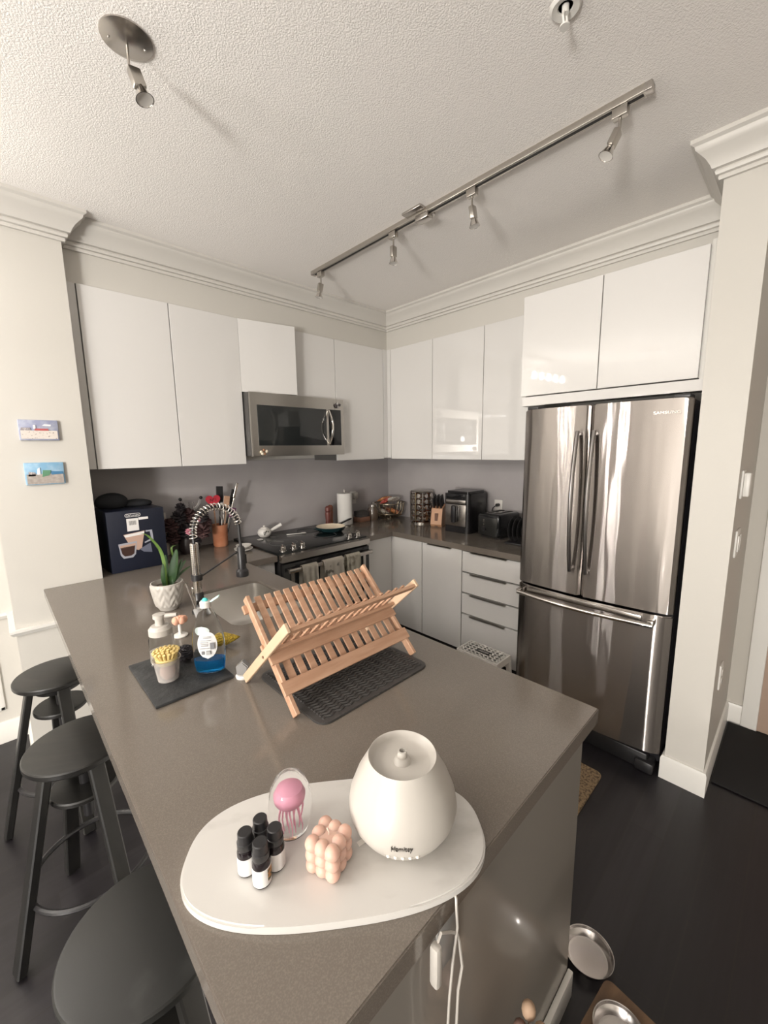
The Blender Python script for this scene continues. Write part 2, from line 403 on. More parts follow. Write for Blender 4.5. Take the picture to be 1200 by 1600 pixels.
# sink
t = thing('kitchen_sink', 'stainless undermount sink basin let into the peninsula', 'sink', ((SX0+SX1)/2, (SY0+SY1)/2, CZ))
b = MB(); rows = []
for ins, z, r in ((.004, -.012, .055), (.005, -.06, .055), (.010, -.18, .055), (.03, -.20, .05), (.10, -.205, .03)):
    rows.append([(x-(SX0+SX1)/2, y-(SY0+SY1)/2, z) for x, y in rrect(SX0+ins, SY0+ins, SX1-ins, SY1-ins, r)])
rows = [r+[r[0]] for r in rows]
b.grid(rows); b.bm.faces.new([b.bm.verts.new(p) for p in rows[-1][:-1]])
b.done('basin', sink_m, t, ang=60)
MB().lathe([(0, -.2), (.04, -.2), (.045, -.203), (.045, -.2045), (0, -.2045)], seg=24).done('drain', chrome_m, t)

# ------------------------------------------------------------------ cabinets
def cabinet(name, label, carc, loc, group=None, cmat=None):
    t = thing(name, label, 'cabinet', loc, 0, group)
    MB().box(carc[0], carc[1]).done('body', cmat or mat('cabinet_gap_shade', (.10, .095, .09), .6), t, world=True)  # default dark body colour stands in for shade in door gaps and undersides
    return t
def door_y(t, x0, x1, y, z0, z1, th=.02, name='door'):   # faces -y
    g = .0023
    return MB().box((x0+g, y, z0+g), (x1-g, y+th, z1-g), .0012, 1).done(name, white_m, t, world=True)
def door_x(t, y0, y1, x, z0, z1, th=.02, name='door'):   # faces -x
    g = .0023
    return MB().box((x, y0+g, z0+g), (x+th, y1-g, z1-g), .0012, 1).done(name, white_m, t, world=True)
U0, U1 = 1.503, 2.455
YF = 2.685; XF = 2.645
t = cabinet('upper_cabinet', 'tall white two-door upper cabinet beside the left column', ((.424, YF+.021, U0+.003), (1.279, 3.018, U1)), (.85, 2.85, U0), 'upper cabinets on the back wall')
MB().box((.379, 2.70, U0+.003), (.4225, 2.72, U1)).done('side_filler', white_m, t, world=True)
door_y(t, .424, .859, YF, U0, U1); door_y(t, .859, 1.28, YF, U0, U1)
t = cabinet('upper_cabinet', 'short white upper cabinet above the microwave with its left door ajar', ((1.281, YF+.021, 1.988), (2.066, 3.018, U1)), (1.67, 2.85, 1.985), 'upper cabinets on the back wall')
door_y(t, 1.674, 2.067, YF, 1.985, U1)
o = MB().box((0, -.02, 1.987), (.390, 0, U1-.002), .0012, 1)
bmesh.ops.transform(o.bm, matrix=Matrix.Translation((1.282, YF+.018, 0)) @ Matrix.Rotation(-.20, 4, 'Z'), verts=o.bm.verts)
o.done('door', white_m, t, world=True)
t = cabinet('upper_cabinet', 'single white upper cabinet right of the microwave in the corner', ((2.068, YF+.021, U0+.003), (2.603, 3.018, U1)), (2.33, 2.85, U0), 'upper cabinets on the back wall')
door_y(t, 2.067, 2.600, YF, U0, U1)
MB().box((2.602, YF-.003, U0+.012), (2.666, YF+.02, U1)).done('corner_filler', white_m, t, world=True)
t = cabinet('upper_cabinet', 'single narrow white upper cabinet on the right wall next to the corner', ((XF+.021, 2.166, U0+.003), (2.973, 2.66, U1)), (2.8, 2.4, U0), 'upper cabinets on the right wall')
door_x(t, 2.164, 2.64, XF, U0, U1); MB().box((XF-.001, 2.641, U0+.012), (XF+.02, 2.681, U1)).done('corner_filler', white_m, t, world=True)
t = cabinet('upper_cabinet', 'two-door white upper cabinet on the right wall reflecting bright bulbs', ((XF+.021, 1.222, U0+.003), (2.973, 2.162, U1)), (2.8, 1.7, U0), 'upper cabinets on the right wall')
door_x(t, 1.69, 2.164, XF, U0, U1); door_x(t, 1.222, 1.69, XF, U0, U1)
t = cabinet('fridge_cabinet', 'deep white two-door cabinet over the refrigerator', ((2.322, .339, 1.888), (2.984, 1.212, 2.437)), (2.6, .79, 1.885), cmat=whitein_m)
door_x(t, .793, 1.214, 2.30, 1.885, 2.437); door_x(t, .372, .793, 2.30, 1.885, 2.437)
MB().box((2.31, .352, 1.832), (2.33, 1.205, 1.882)).done('filler_strip', white_m, t, world=True)
MB().box((2.315, .339, 1.832), (2.335, .371, 2.454)).done('side_filler', whitein_m, t, world=True)
MB().box((2.32, 1.19, 1.832), (2.97, 1.212, 1.887)).done('side_panel', whitein_m, t, world=True)

# base cabinets
t = cabinet('base_cabinet', 'white two-door base cabinet under the far worktop by the corner', ((2.392, 1.66, .10), (2.96, 2.385, CZ-.041)), (2.6, 2.0, 0), 'base cabinets')
door_x(t, 2.037, 2.384, 2.37, .11, CZ-.044); door_x(t, 1.658, 2.035, 2.37, .11, CZ-.044)
MB().box((2.42, 1.66, 0), (2.44, 2.385, .10)).done('toe_kick', gun_m, t, world=True)
MB().box((2.352, 1.75, CZ-.052), (2.372, 1.97, CZ-.046)).done('edge_pull', nickel_m, t, world=True)
t = cabinet('drawer_cabinet', 'white four-drawer base cabinet beside the refrigerator', ((2.392, 1.137, .10), (2.96, 1.656, CZ-.041)), (2.6, 1.4, 0), 'base cabinets')
zs = [CZ-.044, .712, .556, .398, .11]
for a, b_ in zip(zs, zs[1:]):
    d = door_x(t, 1.137, 1.656, 2.37, b_+.002, a-.004, name='drawer')
    hb = MB().box((2.350, 1.30, a-.008), (2.372, 1.58, a-.004)).box((2.352, 1.30, a-.011), (2.355, 1.58, a-.004))
    q = hb.done('edge_pull', nickel_m, t, world=True); q.parent = d
MB().box((2.42, 1.137, 0), (2.44, 1.656, .10)).done('toe_kick', gun_m, t, world=True)
t = cabinet('base_cabinet', 'narrow white base cabinet between the oven and the corner', ((2.054, 2.392, .10), (2.386, 3.0, CZ-.041)), (2.2, 2.7, 0), 'base cabinets')
door_y(t, 2.056, 2.368, 2.37, .11, CZ-.044)
MB().box((2.054, 2.42, 0), (2.386, 2.44, .10)).done('toe_kick', gun_m, t, world=True)
t = cabinet('base_cabinet', 'white base cabinet left of the oven behind the sink', ((1.047, 2.392, .10), (1.279, 3.0, CZ-.041)), (1.17, 2.7, 0), 'base cabinets')
door_y(t, 1.047, 1.279, 2.37, .11, CZ-.044)
t = thing('peninsula_cabinet', 'white glossy peninsula base with a reflective end panel under the worktop', 'cabinet', (.75, 1.3, 0))
MB().box((.44, .362, 0), (.46, 2.6, CZ-.041)).box((.46, .362, 0), (1.02, 1.43, CZ-.041)).box((.46, 1.43, 0), (1.02, 2.05, .68)).box((.46, 2.05, 0), (1.02, 2.6, CZ-.041)).done('body', whitein_m, t, world=True)
MB().box((.20, .338, 0), (1.045, .360, CZ-.041), .001, 1).done('end_panel', mat('glossy_taupe_panel', (.22, .20, .175), .25, coat=.25), t, world=True)
y = .365
for k in range(4):
    MB().box((1.022, y+.002, .11), (1.042, y+.49, CZ-.044)).done('door', white_m, t, world=True); y += .494
struct('baseboard_peninsula', MB().box((.20, .322, 0), (1.05, .337, .085), .003), trim_m)

# ------------------------------------------------------------------ refrigerator
t = thing('refrigerator', 'stainless french-door refrigerator with bottom freezer drawer', 'refrigerator', (2.55, .736, 0))
MB().box((2.215, .360, .04), (2.93, 1.112, 1.79), .006).done('body', mat('black_fridge_side', (.02, .019, .022), .35), t, world=True)
def fdoor(y0, y1, z0, z1, name):
    mb = MB(); P = []; n = 22; c = (.357+1.115)/2
    for i in range(n+1):
        y = y0+(y1-y0)*i/n
        x = 2.138+.028*((y-c)/.379)**2
        e = min(y-y0, y1-y)
        r = .018
        if e < r: x += r-math.sqrt(max(0, r*r-(r-e)**2))
        P.append((x, y))
    P += [(2.208, y1), (2.208, y0)]
    mb.prism(P, z0, z1, bev=.006)
    return mb.done(name, steel_m, t, world=True, ang=30)
dl = fdoor(.7605, 1.115, .822, 1.795, 'door'); dr = fdoor(.357, .7565, .822, 1.795, 'door'); fz = fdoor(.357, 1.115, .105, .808, 'freezer_drawer')
def child_of_door(mb, nm, m_, par, **k):
    o = mb.done(nm, m_, t, world=True, **k); o.parent = par; return o
for y, par in ((.806, dl), (.728, dr)):
    pts = []
    for i in range(17):
        u = i/16; z = 1.668-(1.668-.952)*u; x = 2.118-.040*math.sin(PI*u)**.8
        pts.append((x, y, z))
    h = MB().tube(pts, .0135, 12, flat=.75)
    h.cyl((2.118, y, 1.655), (2.15, y, 1.655), .009); h.cyl((2.118, y, .967), (2.15, y, .967), .009)
    child_of_door(h, 'handle', mat('handle_steel', (.42, .40, .39), .2, 1), par)
pts = [(2.105-.035*math.sin(PI*i/16), .42+(1.085-.42)*i/16, .772) for i in range(17)]
h = MB().tube(pts, .011, 12); h.box((2.10, .415, .765), (2.16, .44, .792), .003); h.box((2.10, 1.065, .765), (2.16, 1.09, .792), .003)
child_of_door(h, 'handle', chrome_m, fz)
child_of_door(MB().box((2.128, .47, .775), (2.15, 1.04, .80), .002), 'handle_recess', steelx_m, fz)
MB().box((2.16, .40, .0), (2.25, 1.07, .09), .01).box((2.14, .37, 0), (2.22, .45, .06), .012).box((2.14, 1.02, 0), (2.22, 1.10, .06), .012).done('base_grille', blackplastic_m, t, world=True)
for y in (.40, 1.07): MB().box((2.17, y-.03, 1.795), (2.26, y+.03, 1.812), .004).done('hinge_cover', blackplastic_m, t, world=True)
Mt = face_M(Vector((2.149, .445, 1.735))-t.location, (0, -1, 0), (0, 0, 1))
q = text_obj('logo', 'SAMSUNG', .018, Mt, chrome_m, dr, wide=1.25)

# ------------------------------------------------------------------ microwave
t = thing('microwave', 'stainless over-the-range microwave with black glass window', 'microwave', (1.67, 2.8, 1.54))
MB().box((1.286, 2.625, 1.558), (2.064, 3.015, 1.982), .004).done('body', mat('grey_metal_case', (.10, .095, .09), .4, .6), t, world=True)
fx0, fx1, fz0, fz1, fy = 1.290, 2.075, 1.555, 1.982, 2.60
fr = MB(); fr.prism([(fx0, fz0), (fx1, fz0), (fx1, fz1), (fx0, fz1)], 0, .03, M=face_M((0, fy+.03, 0), (1, 0, 0), (0, 0, 1)) , bev=.004)
mst = mat('microwave_steel', (.45, .43, .40), .3, 1, aniso=(.8, (0, 0, 1)))
fr.done('door_frame', mst, t, world=True)
MB().box((1.335, fy-.002, 1.628), (1.905, fy+.004, 1.90), .002).done('window', glassblack_m, t, world=True)
MB().box((1.925, fy-.002, 1.628), (2.045, fy+.004, 1.90), .002).done('control_panel', blackgloss_m, t, world=True)
MB().tube([(1.925-.0, fy-.045*math.sin(PI*i/12)-.006, 1.64+.25*i/12) for i in range(13)], .011, 10, flat=.7).done('handle', chrome_m, t, world=True)
# small magnets on the microwave door
def flower_magnet(label, loc, cols):
    tt = thing('magnet', label, 'magnet', loc)
    for i, (dx, dz) in enumerate(((-.02, .0), (.0, .012), (.02, .004), (.004, -.012), (-.012, -.012))):
        MB().sph((dx, -.008, dz), .011, (1, .6, 1)).done('petal', cols[i % len(cols)], tt)
flower_magnet('cluster magnet of cream and brown pebbles at the lower left of the microwave', (1.365, 2.6, 1.585), [mat('cream_bead', (.75, .66, .52), .4), mat('brown_bead', (.25, .13, .07), .4)])
flower_magnet('dark cluster magnet at the upper right corner of the microwave', (2.01, 2.6, 1.935), [mat('dark_bead', (.05, .04, .04), .35), mat('grey_bead', (.35, .33, .32), .35)])

# ------------------------------------------------------------------ oven range
t = thing('kitchen_range', 'black glass-top range with steel trim and oven door', 'oven', (1.67, 2.65, 0))
MB().box((1.289, 2.32, .02), (2.047, 3.0, .895)).done('body', blackplastic_m, t, world=True)
MB().box((1.287, 2.325, .896), (2.049, 3.012, .928), .003).done('cooktop', mat('cooktop_glass', (.012, .013, .013), .16), t, world=True)
cp = MB().prism([(2.29, .912), (2.325, .920), (2.325, .872), (2.29, .872)], 1.287, 2.049, M=face_M((0, 0, 0), (0, 1, 0), (0, 0, 1))); 
cp.done('control_panel', steelx_m, t, world=True)
MB().box((1.294, 2.292, .10), (2.042, 2.325, .858), .003).done('oven_door', blackgloss_m, t, world=True)
for kx in (1.345, 1.425, 1.495, 1.915, 1.995):
    Mk = Matrix.Translation((kx, 2.372, .928)) @ Matrix.Rotation(.12, 4, 'X')
    k = MB().lathe([(.024, 0), (.024, .006), (.019, .008), (.017, .03), (.012, .034), (0, .034)], seg=20, M=Mk).box((-.004, -.017, .03), (.004, .017, .044), .002, M=Mk)
    k.done('knob', chrome_m, t, world=True)
h = MB().box((1.31, 2.238, .806), (2.035, 2.256, .835), .004).box((1.315, 2.25, .81), (1.34, 2.295, .832)).box((2.005, 2.25, .81), (2.03, 2.295, .832))
h.done('handle', steelx_m, t, world=True)
MB().box((1.975, 2.284, .30), (2.0, 2.294, .80)).box((1.345, 2.284, .30), (1.37, 2.294, .80)).box((1.345, 2.284, .28), (2.0, 2.294, .31)).done('window_trim', steelx_m, t, world=True)
for bx, by, r in ((1.48, 2.6, .10), (1.50, 2.86, .075), (1.85, 2.60, .09), (1.86, 2.86, .09)):
    MB().tube([(bx+r*math.cos(a*PI/20), by+r*math.sin(a*PI/20), .9285) for a in range(40)], .0012, 4, closed=True).done('burner_ring', mat('burner_mark', (.12, .12, .12), .3), t, world=True)
# towels over the handle
def towel(x0, x1, zf, zb, label, m_, seed):
    random.seed(seed); rows = []; n = 14
    prof = []
    for i in range(8): prof.append((2.262+.004, zb+(.82-zb)*i/7))
    for i in range(1, 6): a = PI*i/6; prof.append((2.247+.017*math.cos(a), .828+.017*math.sin(a)))
    for i in range(10): prof.append((2.229, .82-(.82-zf)*i/9))
    ph = random.random()*6
    for j, (y, z) in enumerate(prof):
        row = []
        for i in range(n+1):
            u = i/n; fall = max(0, (.82-z)/.3)
            amp = .004+.012*min(1, fall*2.5)
            s_ = 1 if j > 10 else -1
            yy = y-s_*abs(amp*math.sin(u*9+ph)) if j > 12 or j < 8 else y
            row.append((x0+(x1-x0)*u+.006*math.sin(z*20+ph)*fall, yy, z+(.008*math.sin(u*5+ph) if j == len(prof)-1 else 0)))
        rows.append(row)
    o = MB().grid(rows, .002).done('dish_towel', m_, ang=80)
    return tag(o, label, 'towel', 'towels on the oven handle')
tw1 = mat('linen_towel', (.60, .56, .48), .9, vary=(30, (.52, .48, .41), .4, .7), bump=(300, .3, .002))
tw2 = mat('printed_towel', (.66, .61, .53), .9, vary=((22, 22, 14), (.20, .18, .15), .56, .62), bump=(300, .3, .002))
tw3 = mat('cream_towel', (.64, .60, .51), .9, vary=((26, 26, 18), (.33, .29, .22), .5, .62), bump=(300, .3, .002))
towel(1.40, 1.52, .50, .56, 'plain linen dish towel hanging leftmost on the oven handle', tw1, 3)
towel(1.57, 1.74, .46, .52, 'printed dish towel with dark motifs hanging in the middle of the oven handle', tw2, 4)
towel(1.77, 1.90, .50, .55, 'cream patterned dish towel hanging rightmost on the oven handle', tw3, 5)

# teapot, spoon, pan on the cooktop
t = thing('teapot', 'small pale teapot with a side handle at the back of the cooktop', 'teapot', (1.49, 2.90, .929))
MB().lathe([(0, 0), (.036, 0), (.05, .018), (.053, .036), (.044, .056), (.028, .066), (0, .068)], seg=28).done('body', ceramicg_m, t)
MB().lathe([(.03, .063), (.026, .072), (.006, .078), (.009, .088), (0, .091)], seg=20).done('lid', ceramicg_m, t)
MB().cyl((.045, -.01, .040), (.125, -.045, .085), .010, .015).done('handle', ceramicg_m, t)
MB().cyl((-.02, -.04, .035), (-.035, -.075, .058), .012, .006).done('spout', ceramicg_m, t)
for k in range(5): MB().sph((.018*math.cos(k*1.25+3.6)-.01, -.051+.006*abs(k-2)*.4, .036+.012*math.sin(k*1.25)), .006, (1, .5, 1)).done('painted_leaf', mat('dark_leaf_paint', (.10, .11, .08), .3), t)
t = thing('spoon_rest', 'pale grey spoon lying flat on the cooktop beside the teapot', 'spoon', (1.70, 2.79, .930), -.35)
MB().box((-.07, -.008, 0), (.05, .008, .006), .002).done('handle', ceramicg_m, t); MB().sph((.065, 0, .005), .02, (1.2, .8, .25)).done('bowl', ceramicg_m, t)
o = MB().lathe([(0, 0), (.018, 0), (.024, .006), (.022, .006), (.016, .002), (0, .002)], seg=20).done('saucer', ceramicg_m); at(o, (1.40, 2.80, .929)); tag(o, 'tiny white saucer on the cooktop below the teapot', 'saucer')
t = thing('frying_pan', 'dark enamelled frying pan with a cream interior on the cooktop', 'pan', (1.975, 2.69, .929))
MB().lathe([(0, 0), (.095, 0), (.112, .012), (.125, .040), (.120, .0405)], seg=40).done('body', mat('teal_black_enamel', (.012, .035, .04), .2), t)
MB().lathe([(.120, .0408), (.108, .016), (.092, .006), (0, .006)], seg=40).done('interior', mat('cream_enamel', (.72, .62, .48), .22), t)
MB().bar((.118, .04, .036), (.30, .10, .055), .012, .024, (0, 0, 1), .004).done('handle', blackgloss_m, t)
MB().tube([(-.118, -.02, .034), (-.148, -.015, .034), (-.145, .022, .034), (-.118, .025, .034)], .006).done('helper_handle', mat('teal_black_enamel'), t)

# ------------------------------------------------------------------ things on the far worktop
def on(z=CZ): return z+.0005
t = thing('paper_towel_holder', 'white paper towel roll on an upright steel holder', 'paper towel', (2.265, 2.86, on()))
MB().lathe([(0, 0), (.075, 0), (.075, .008), (.01, .012), (0, .012)], seg=32).cyl((0, 0, .01), (0, 0, .325), .006).done('holder', chrome_m, t)
MB().lathe([(.02, .014), (.068, .014), (.068, .292), (.02, .292), (.02, .014)], seg=36).done('roll', mat('paper_towel', (.70, .68, .65), .9, bump=(120, .3, .002)), t)
for i, (x, y, c_) in enumerate(((2.105, 2.90, (.16, .045, .035)), (2.165, 2.945, (.22, .08, .045)))):
    t = thing('pepper_mill', ['dark red wooden mill left of its pair beside the paper towel', 'brown wooden mill right of its pair, against the paper towel'][i], 'mill', (x, y, on()), 0, 'wooden mills')
    MB().lathe([(0, 0), (.026, 0), (.026, .02), (.022, .06), (.026, .12), (.024, .135), (0, .135)], seg=24).done('body', mat('mill_wood_%d' % i, c_, .35), t)
    MB().lathe([(.02, .136), (.026, .145), (.024, .175), (.012, .188), (0, .19)], seg=24).done('head', mat('mill_wood_%d' % i), t)
t = thing('plug_in_freshener', 'white plug-in device on the back wall outlet right of the paper towel', 'plug-in', (2.49, 3.017, 1.135))
MB().box((-.036, -.007, -.06), (.036, 0, .06), .002).done('cover_plate', ceramicg_m, t)
MB().box((-.026, -.055, -.01), (.026, -.007, .055), .012).done('body', ceramic_m, t); MB().cyl((-.045, -.03, .0), (-.045, -.03, .05), .014).done('refill', ceramicg_m, t)
t = thing('napkin_box', 'small wooden box with clear lid right of the paper towel', 'box', (2.50, 2.90, on()))
MB().box((-.065, -.05, 0), (.065, .05, .045), .003).done('body', mat('reddish_wood', (.20, .10, .065), .4), t); MB().box((-.06, -.045, .046), (.06, .045, .10), .004).done('lid', mat('smoky_plastic', (.25, .23, .22), .1, trans=.8, ior=1.1), t)
t = thing('glass_jar', 'round glass jar with a steel lid left of the wire fruit bowl', 'jar', (2.63, 2.885, on()))
MB().lathe([(0, 0), (.048, 0), (.054, .015), (.054, .10), (.04, .125), (.04, .13), (0, .13)], seg=28).done('body', mat('smoked_jar', (.10, .07, .05), .08, coat=1), t)
MB().lathe([(.045, .130), (.045, .150), (.02, .158), (.012, .17), (0, .172)], seg=28).done('lid', chrome_m, t)
# wire bowl with snack packs
t = thing('wire_fruit_bowl', 'openwork metal bowl in the corner filled with snack packs', 'bowl', (2.80, 2.83, on()))
wb = MB()
for k in range(18):
    a = 2*PI*k/18; wb.tube([(r*math.cos(a+w_), r*math.sin(a+w_), z) for r, z, w_ in ((.05, .004, 0), (.10, .02, .08), (.14, .08, .16), (.15, .155, .24))], .003, 5)
    wb.tube([(r*math.cos(a-w_), r*math.sin(a-w_), z) for r, z, w_ in ((.05, .004, 0), (.10, .02, .08), (.14, .08, .16), (.15, .155, .24))], .003, 5)
for r, z in ((.05, .004), (.15, .155), (.128, .055)): wb.tube([(r*math.cos(2*PI*k/36), r*math.sin(2*PI*k/36), z) for k in range(36)], .004, 6, closed=True)
wb.done('wire_frame', mat('bronze_wire', (.40, .34, .25), .3, 1), t)
pk = [('red', (.42, .06, .04)), ('white', (.62, .56, .48)), ('orange', (.50, .20, .07)), ('brown', (.22, .10, .06)), ('red', (.40, .05, .04)), ('silver', (.50, .47, .44)), ('orange', (.46, .17, .07)), ('white', (.58, .5, .44))]
where = ['lowest at the left of', 'at the back of', 'at the right of', 'lowest at the right of', 'on top at the left of', 'on top in the middle of', 'on top at the right of', 'leaning against the rim of']
for i, (nm, c_) in enumerate(pk):
    a = i*2.4; r = .065 if i < 4 else .055; z = on()+(.065 if i < 4 else .165)+i*.004
    rows = []
    for u in range(7):
        row = []
        for v_ in range(7):
            uu = u/6-.5; vv = v_/6-.5; h_ = .016*math.cos(uu*PI)**.6*math.cos(vv*PI)**.6 if abs(uu) < .5 and abs(vv) < .5 else 0
            row.append((uu*.135, vv*.10, h_*1.4))
        rows.append(row)
    mb = MB().grid(rows); mb.grid([[(x, y_, -z_) for x, y_, z_ in rw] for rw in rows])
    o = mb.done('snack_pack', mat(nm+'_snack_wrapper', c_, .25, vary=(40, tuple(min(1, q_*1.7+.12) for q_ in c_), .55, .6)))
    o.location = (2.80+r*math.cos(a), 2.83+r*math.sin(a), z); o.rotation_euler = (.3*math.sin(i*2), .35*math.cos(i*3), a)
    tag(o, nm+' snack packet '+where[i]+' the wire bowl', 'snack packet', 'snack packets in the wire bowl')

# revolving spice rack
t = thing('spice_rack', 'revolving steel spice rack tower left of the knife block', 'spice rack', (2.835, 2.44, on()), .02)
MB().lathe([(0, 0), (.095, 0), (.095, .012), (.08, .018), (0, .018)], seg=32).done('base', chrome_m, t)
MB().box((-.075, -.075, .285), (.075, .075, .30), .006).done('top', nickel_m, t)
fr = MB()
for sx in (-1, 1):
    for sy in (-1, 1): fr.box((sx*.07-.005, sy*.07-.005, .018), (sx*.07+.005, sy*.07+.005, .286))
fr.box((-.012, -.012, .018), (.012, .012, .286)); fr.done('frame', nickel_m, t)
MB().box((-.088, -.006, .02), (-.083, .006, .284)).box((.083, -.006, .02), (.088, .006, .284)).done('side_bar', mat('brass_bar', (.55, .45, .28), .3, 1), t)
jar_g = mat('spice_jar_brown', (.12, .05, .025), .1, coat=1); jar_r = mat('spice_jar_red', (.22, .06, .02), .1, coat=1)
side = ['facing the room', 'facing the knives', 'facing the bowl']
rown = ['bottom', 'second from bottom', 'middle', 'second from top', 'top']
for fi, (fa, fb) in enumerate((((-1, 0)), ((0, -1)), ((0, 1)))):
    for row in range(5):
        for cl_ in (-1, 1):
            z = .047+row*.052
            dirv = Vector((fa, fb, 0)); tv = Vector((-fb, fa, 0))*cl_*.034
            cL = Matrix.Translation(t.location) @ Matrix.Rotation(.02, 4, 'Z')
            j = thing('spice_jar', 'spice jar in the %s row %s, %s one' % (rown[row], side[fi], 'left' if cl_ < 0 else 'right'), 'spice jar', cL @ (tv+Vector((0, 0, z))), .02, 'spice jars in the revolving rack')
            MB().cyl(dirv*.022, dirv*.070, .020, seg=14).done('glass', jar_r if (row+cl_+fi) % 3 == 0 else jar_g, j)
            MB().cyl(dirv*.070, dirv*.086, .0215, seg=16).cyl(dirv*.086, dirv*.088, .017, seg=16).done('lid', chrome_m, j)
# knife block
t = thing('knife_block', 'light wooden knife block full of black-handled knives', 'knife block', (2.84, 2.235, on()), .35)
kb = MB().prism([(-.085, 0), (.05, 0), (.075, .02), (.03, .19), (-.065, .155), (-.10, .02)], -.05, .05, M=face_M((0, 0, 0), (1, 0, 0), (0, 0, 1)) ); kb.done('block', mat('beech_wood', (.50, .27, .15), .45), t)
MB().box((-.092, -.013, .0), (-.05, .013, .115)).done('slot_panel', mat('dark_wood_slot', (.15, .07, .04), .5), t)
for i in range(3):
    for j in range(3):
        x = -.05+.035*j; y = -.032+.032*i; z = .155+.013*j
        k = thing('kitchen_knife', 'black handled kitchen knife in the knife block, %s row, %s' % (['front', 'middle', 'rear'][j], ['nearest the air fryer', 'in the centre', 'nearest the spice rack'][i]), 'knife', Matrix.Translation(t.location) @ Matrix.Rotation(.35, 4, 'Z') @ Vector((x, y, z)), .35, 'knives in the block')
        MB().bar((0, 0, .004), (-.035-.004*j, 0, .095+.01*(j % 2)), .020, .014, (1, 0, 0), .004).done('handle', blackplastic_m, k)
        MB().bar((.008, 0, -.03), (0, 0, .004), .016, .003, (1, 0, 0)).done('blade', chrome_m, k)
# air fryer
t = thing('air_fryer', 'black air fryer with a steel drawer front', 'air fryer', (2.79, 1.93, on()))
P = rrect(-.125, -.125, .145, .125, .035)
MB().prism(P, .0, .335, bev=.02).done('body', mat('satin_black_plastic', (.014, .013, .014), .25), t)
MB().box((-.133, -.095, .235), (-.12, .095, .268), .004).done('steel_band', steelx_m, t)
MB().box((-.135, -.10, .055), (-.118, .10, .232), .006).done('drawer', mat('fryer_steel', (.5, .47, .44), .22, 1, aniso=(.8, (0, 0, 1))), t)
MB().box((-.172, -.022, .085), (-.13, .022, .225), .012).done('handle', blackplastic_m, t)
MB().box((-.129, -.09, .275), (-.12, .09, .318), .004).done('display', blackgloss_m, t)
# toaster
t = thing('toaster', 'black two-slot toaster beside the refrigerator', 'toaster', (2.79, 1.615, on()), -.08)
MB().box((-.14, -.10, .012), (.14, .10, .185), .022, 3).done('body', blackgloss_m, t)
MB().box((-.145, -.085, .02), (-.139, .085, .16), .003).done('front_panel', mat('toaster_face', (.05, .05, .048), .25, .6), t)
for k, z in enumerate((.14, .122, .104)): MB().cyl((-.149, .03, z), (-.144, .03, z), .006).done('button', chrome_m, t)
MB().cyl((-.156, .03, .07), (-.144, .03, .07), .018).done('dial', blackplastic_m, t)
for y in (-.04, .04): MB().box((-.11, y-.014, .180), (.11, y+.014, .1862)).done('slot', gun_m, t)
MB().box((-.10, -.09, 0), (.10, .09, .012)).done('base', blackplastic_m, t)
# clear-wrapped items leaning next to fridge
t = thing('pan_lid_stack', 'dark ribbed pans stored upright between the toaster and the fridge', 'pan stack', (2.64, 1.365, on()))
for k in range(4): MB().lathe([(0, 0), (.07, 0), (.085, .012), (.088, .016), (.068, .01), (0, .01)], seg=28, M=Matrix.Translation((.02, .07-.034*k, .102)) @ Matrix.Rotation(PI/2, 4, 'X')).done('pan', mat('dark_pan', (.03, .03, .03), .2, .8), t)
MB().box((-.06, -.08, 0), (.08, .08, .012), .003).done('rack', blackplastic_m, t)
o = MB().prism([(-.05, 0), (.05, 0), (.042, .10), (.03, .19), (-.02, .20), (-.045, .11)], -.012, .012, M=face_M((0, 0, 0), (1, 0, 0), (0, 0, 1)), bev=.005).done('plastic_bag', mat('white_plastic_bag', (.62, .60, .58), .25, bump=(40, .8, .01)))
at(o, (2.52, 1.195, on()), .2); tag(o, 'crumpled white plastic bag standing against the fridge side on the worktop', 'bag')
# outlet on right backsplash with black plug
t = thing('wall_outlet', 'white outlet on the grey backsplash with a black plug in it', 'outlet', (2.972, 1.725, 1.11))
MB().box((-.007, -.037, -.06), (0, .037, .06), .002).done('cover_plate', ceramicg_m, t)
for z in (-.022, .022): MB().box((-.010, -.016, z-.014), (-.006, .016, z+.014), .002).done('socket', ceramicg_m, t)
t = thing('power_cord', 'black plug and cord running from the backsplash outlet behind the air fryer', 'cord', (2.96, 1.72, 1.13))
MB().cyl((0, 0, 0), (-.03, .0, 0), .013).done('plug', blackplastic_m, t); MB().tube([(-.03, 0, 0), (-.05, .02, -.02), (-.04, .045, -.08), (-.015, .06, -.205)], .004).done('cable', blackplastic_m, t)

# ------------------------------------------------------------------ left back: box, crock, flowers
navy = mat('navy_box_print', (.008, .011, .024), .38)
t = thing('coffee_glass_box', 'navy blue cardboard box picturing two coffee glasses beside the column', 'box', (.572, 2.80, on()), .04)
MB().box((-.148, -.135, 0), (.148, .135, .352), .003).done('carton', navy, t)
oy = -.1362
mw = mat('print_white', (.78, .76, .74), .4); mcof = mat('print_latte', (.50, .34, .27), .4); mesp = mat('print_espresso', (.05, .025, .02), .4); mgl = mat('print_glass', (.36, .37, .42), .3)
def flat(poly, nm, m_, dy=0, par=None):
    M = face_M((0, oy-dy, 0), (1, 0, 0), (0, 0, 1))
    return MB().prism(poly, 0, .0006, M=M).done(nm, m_, par or t)
flat(rrect(-.058, .313, .022, .333, .0098), 'logo_plate', mw); flat(rrect(-.055, .3155, .019, .3305, .0072), 'logo_field', navy, .0006)
text_obj('logo', "De'Longhi", .0155, face_M((-.018, oy-.0016, .3225), (1, 0, 0), (0, 0, 1)), mw, t)
flat([(-.052, .232), (.008, .232), (.008, .304), (-.052, .304)], 'barcode_label', mw)
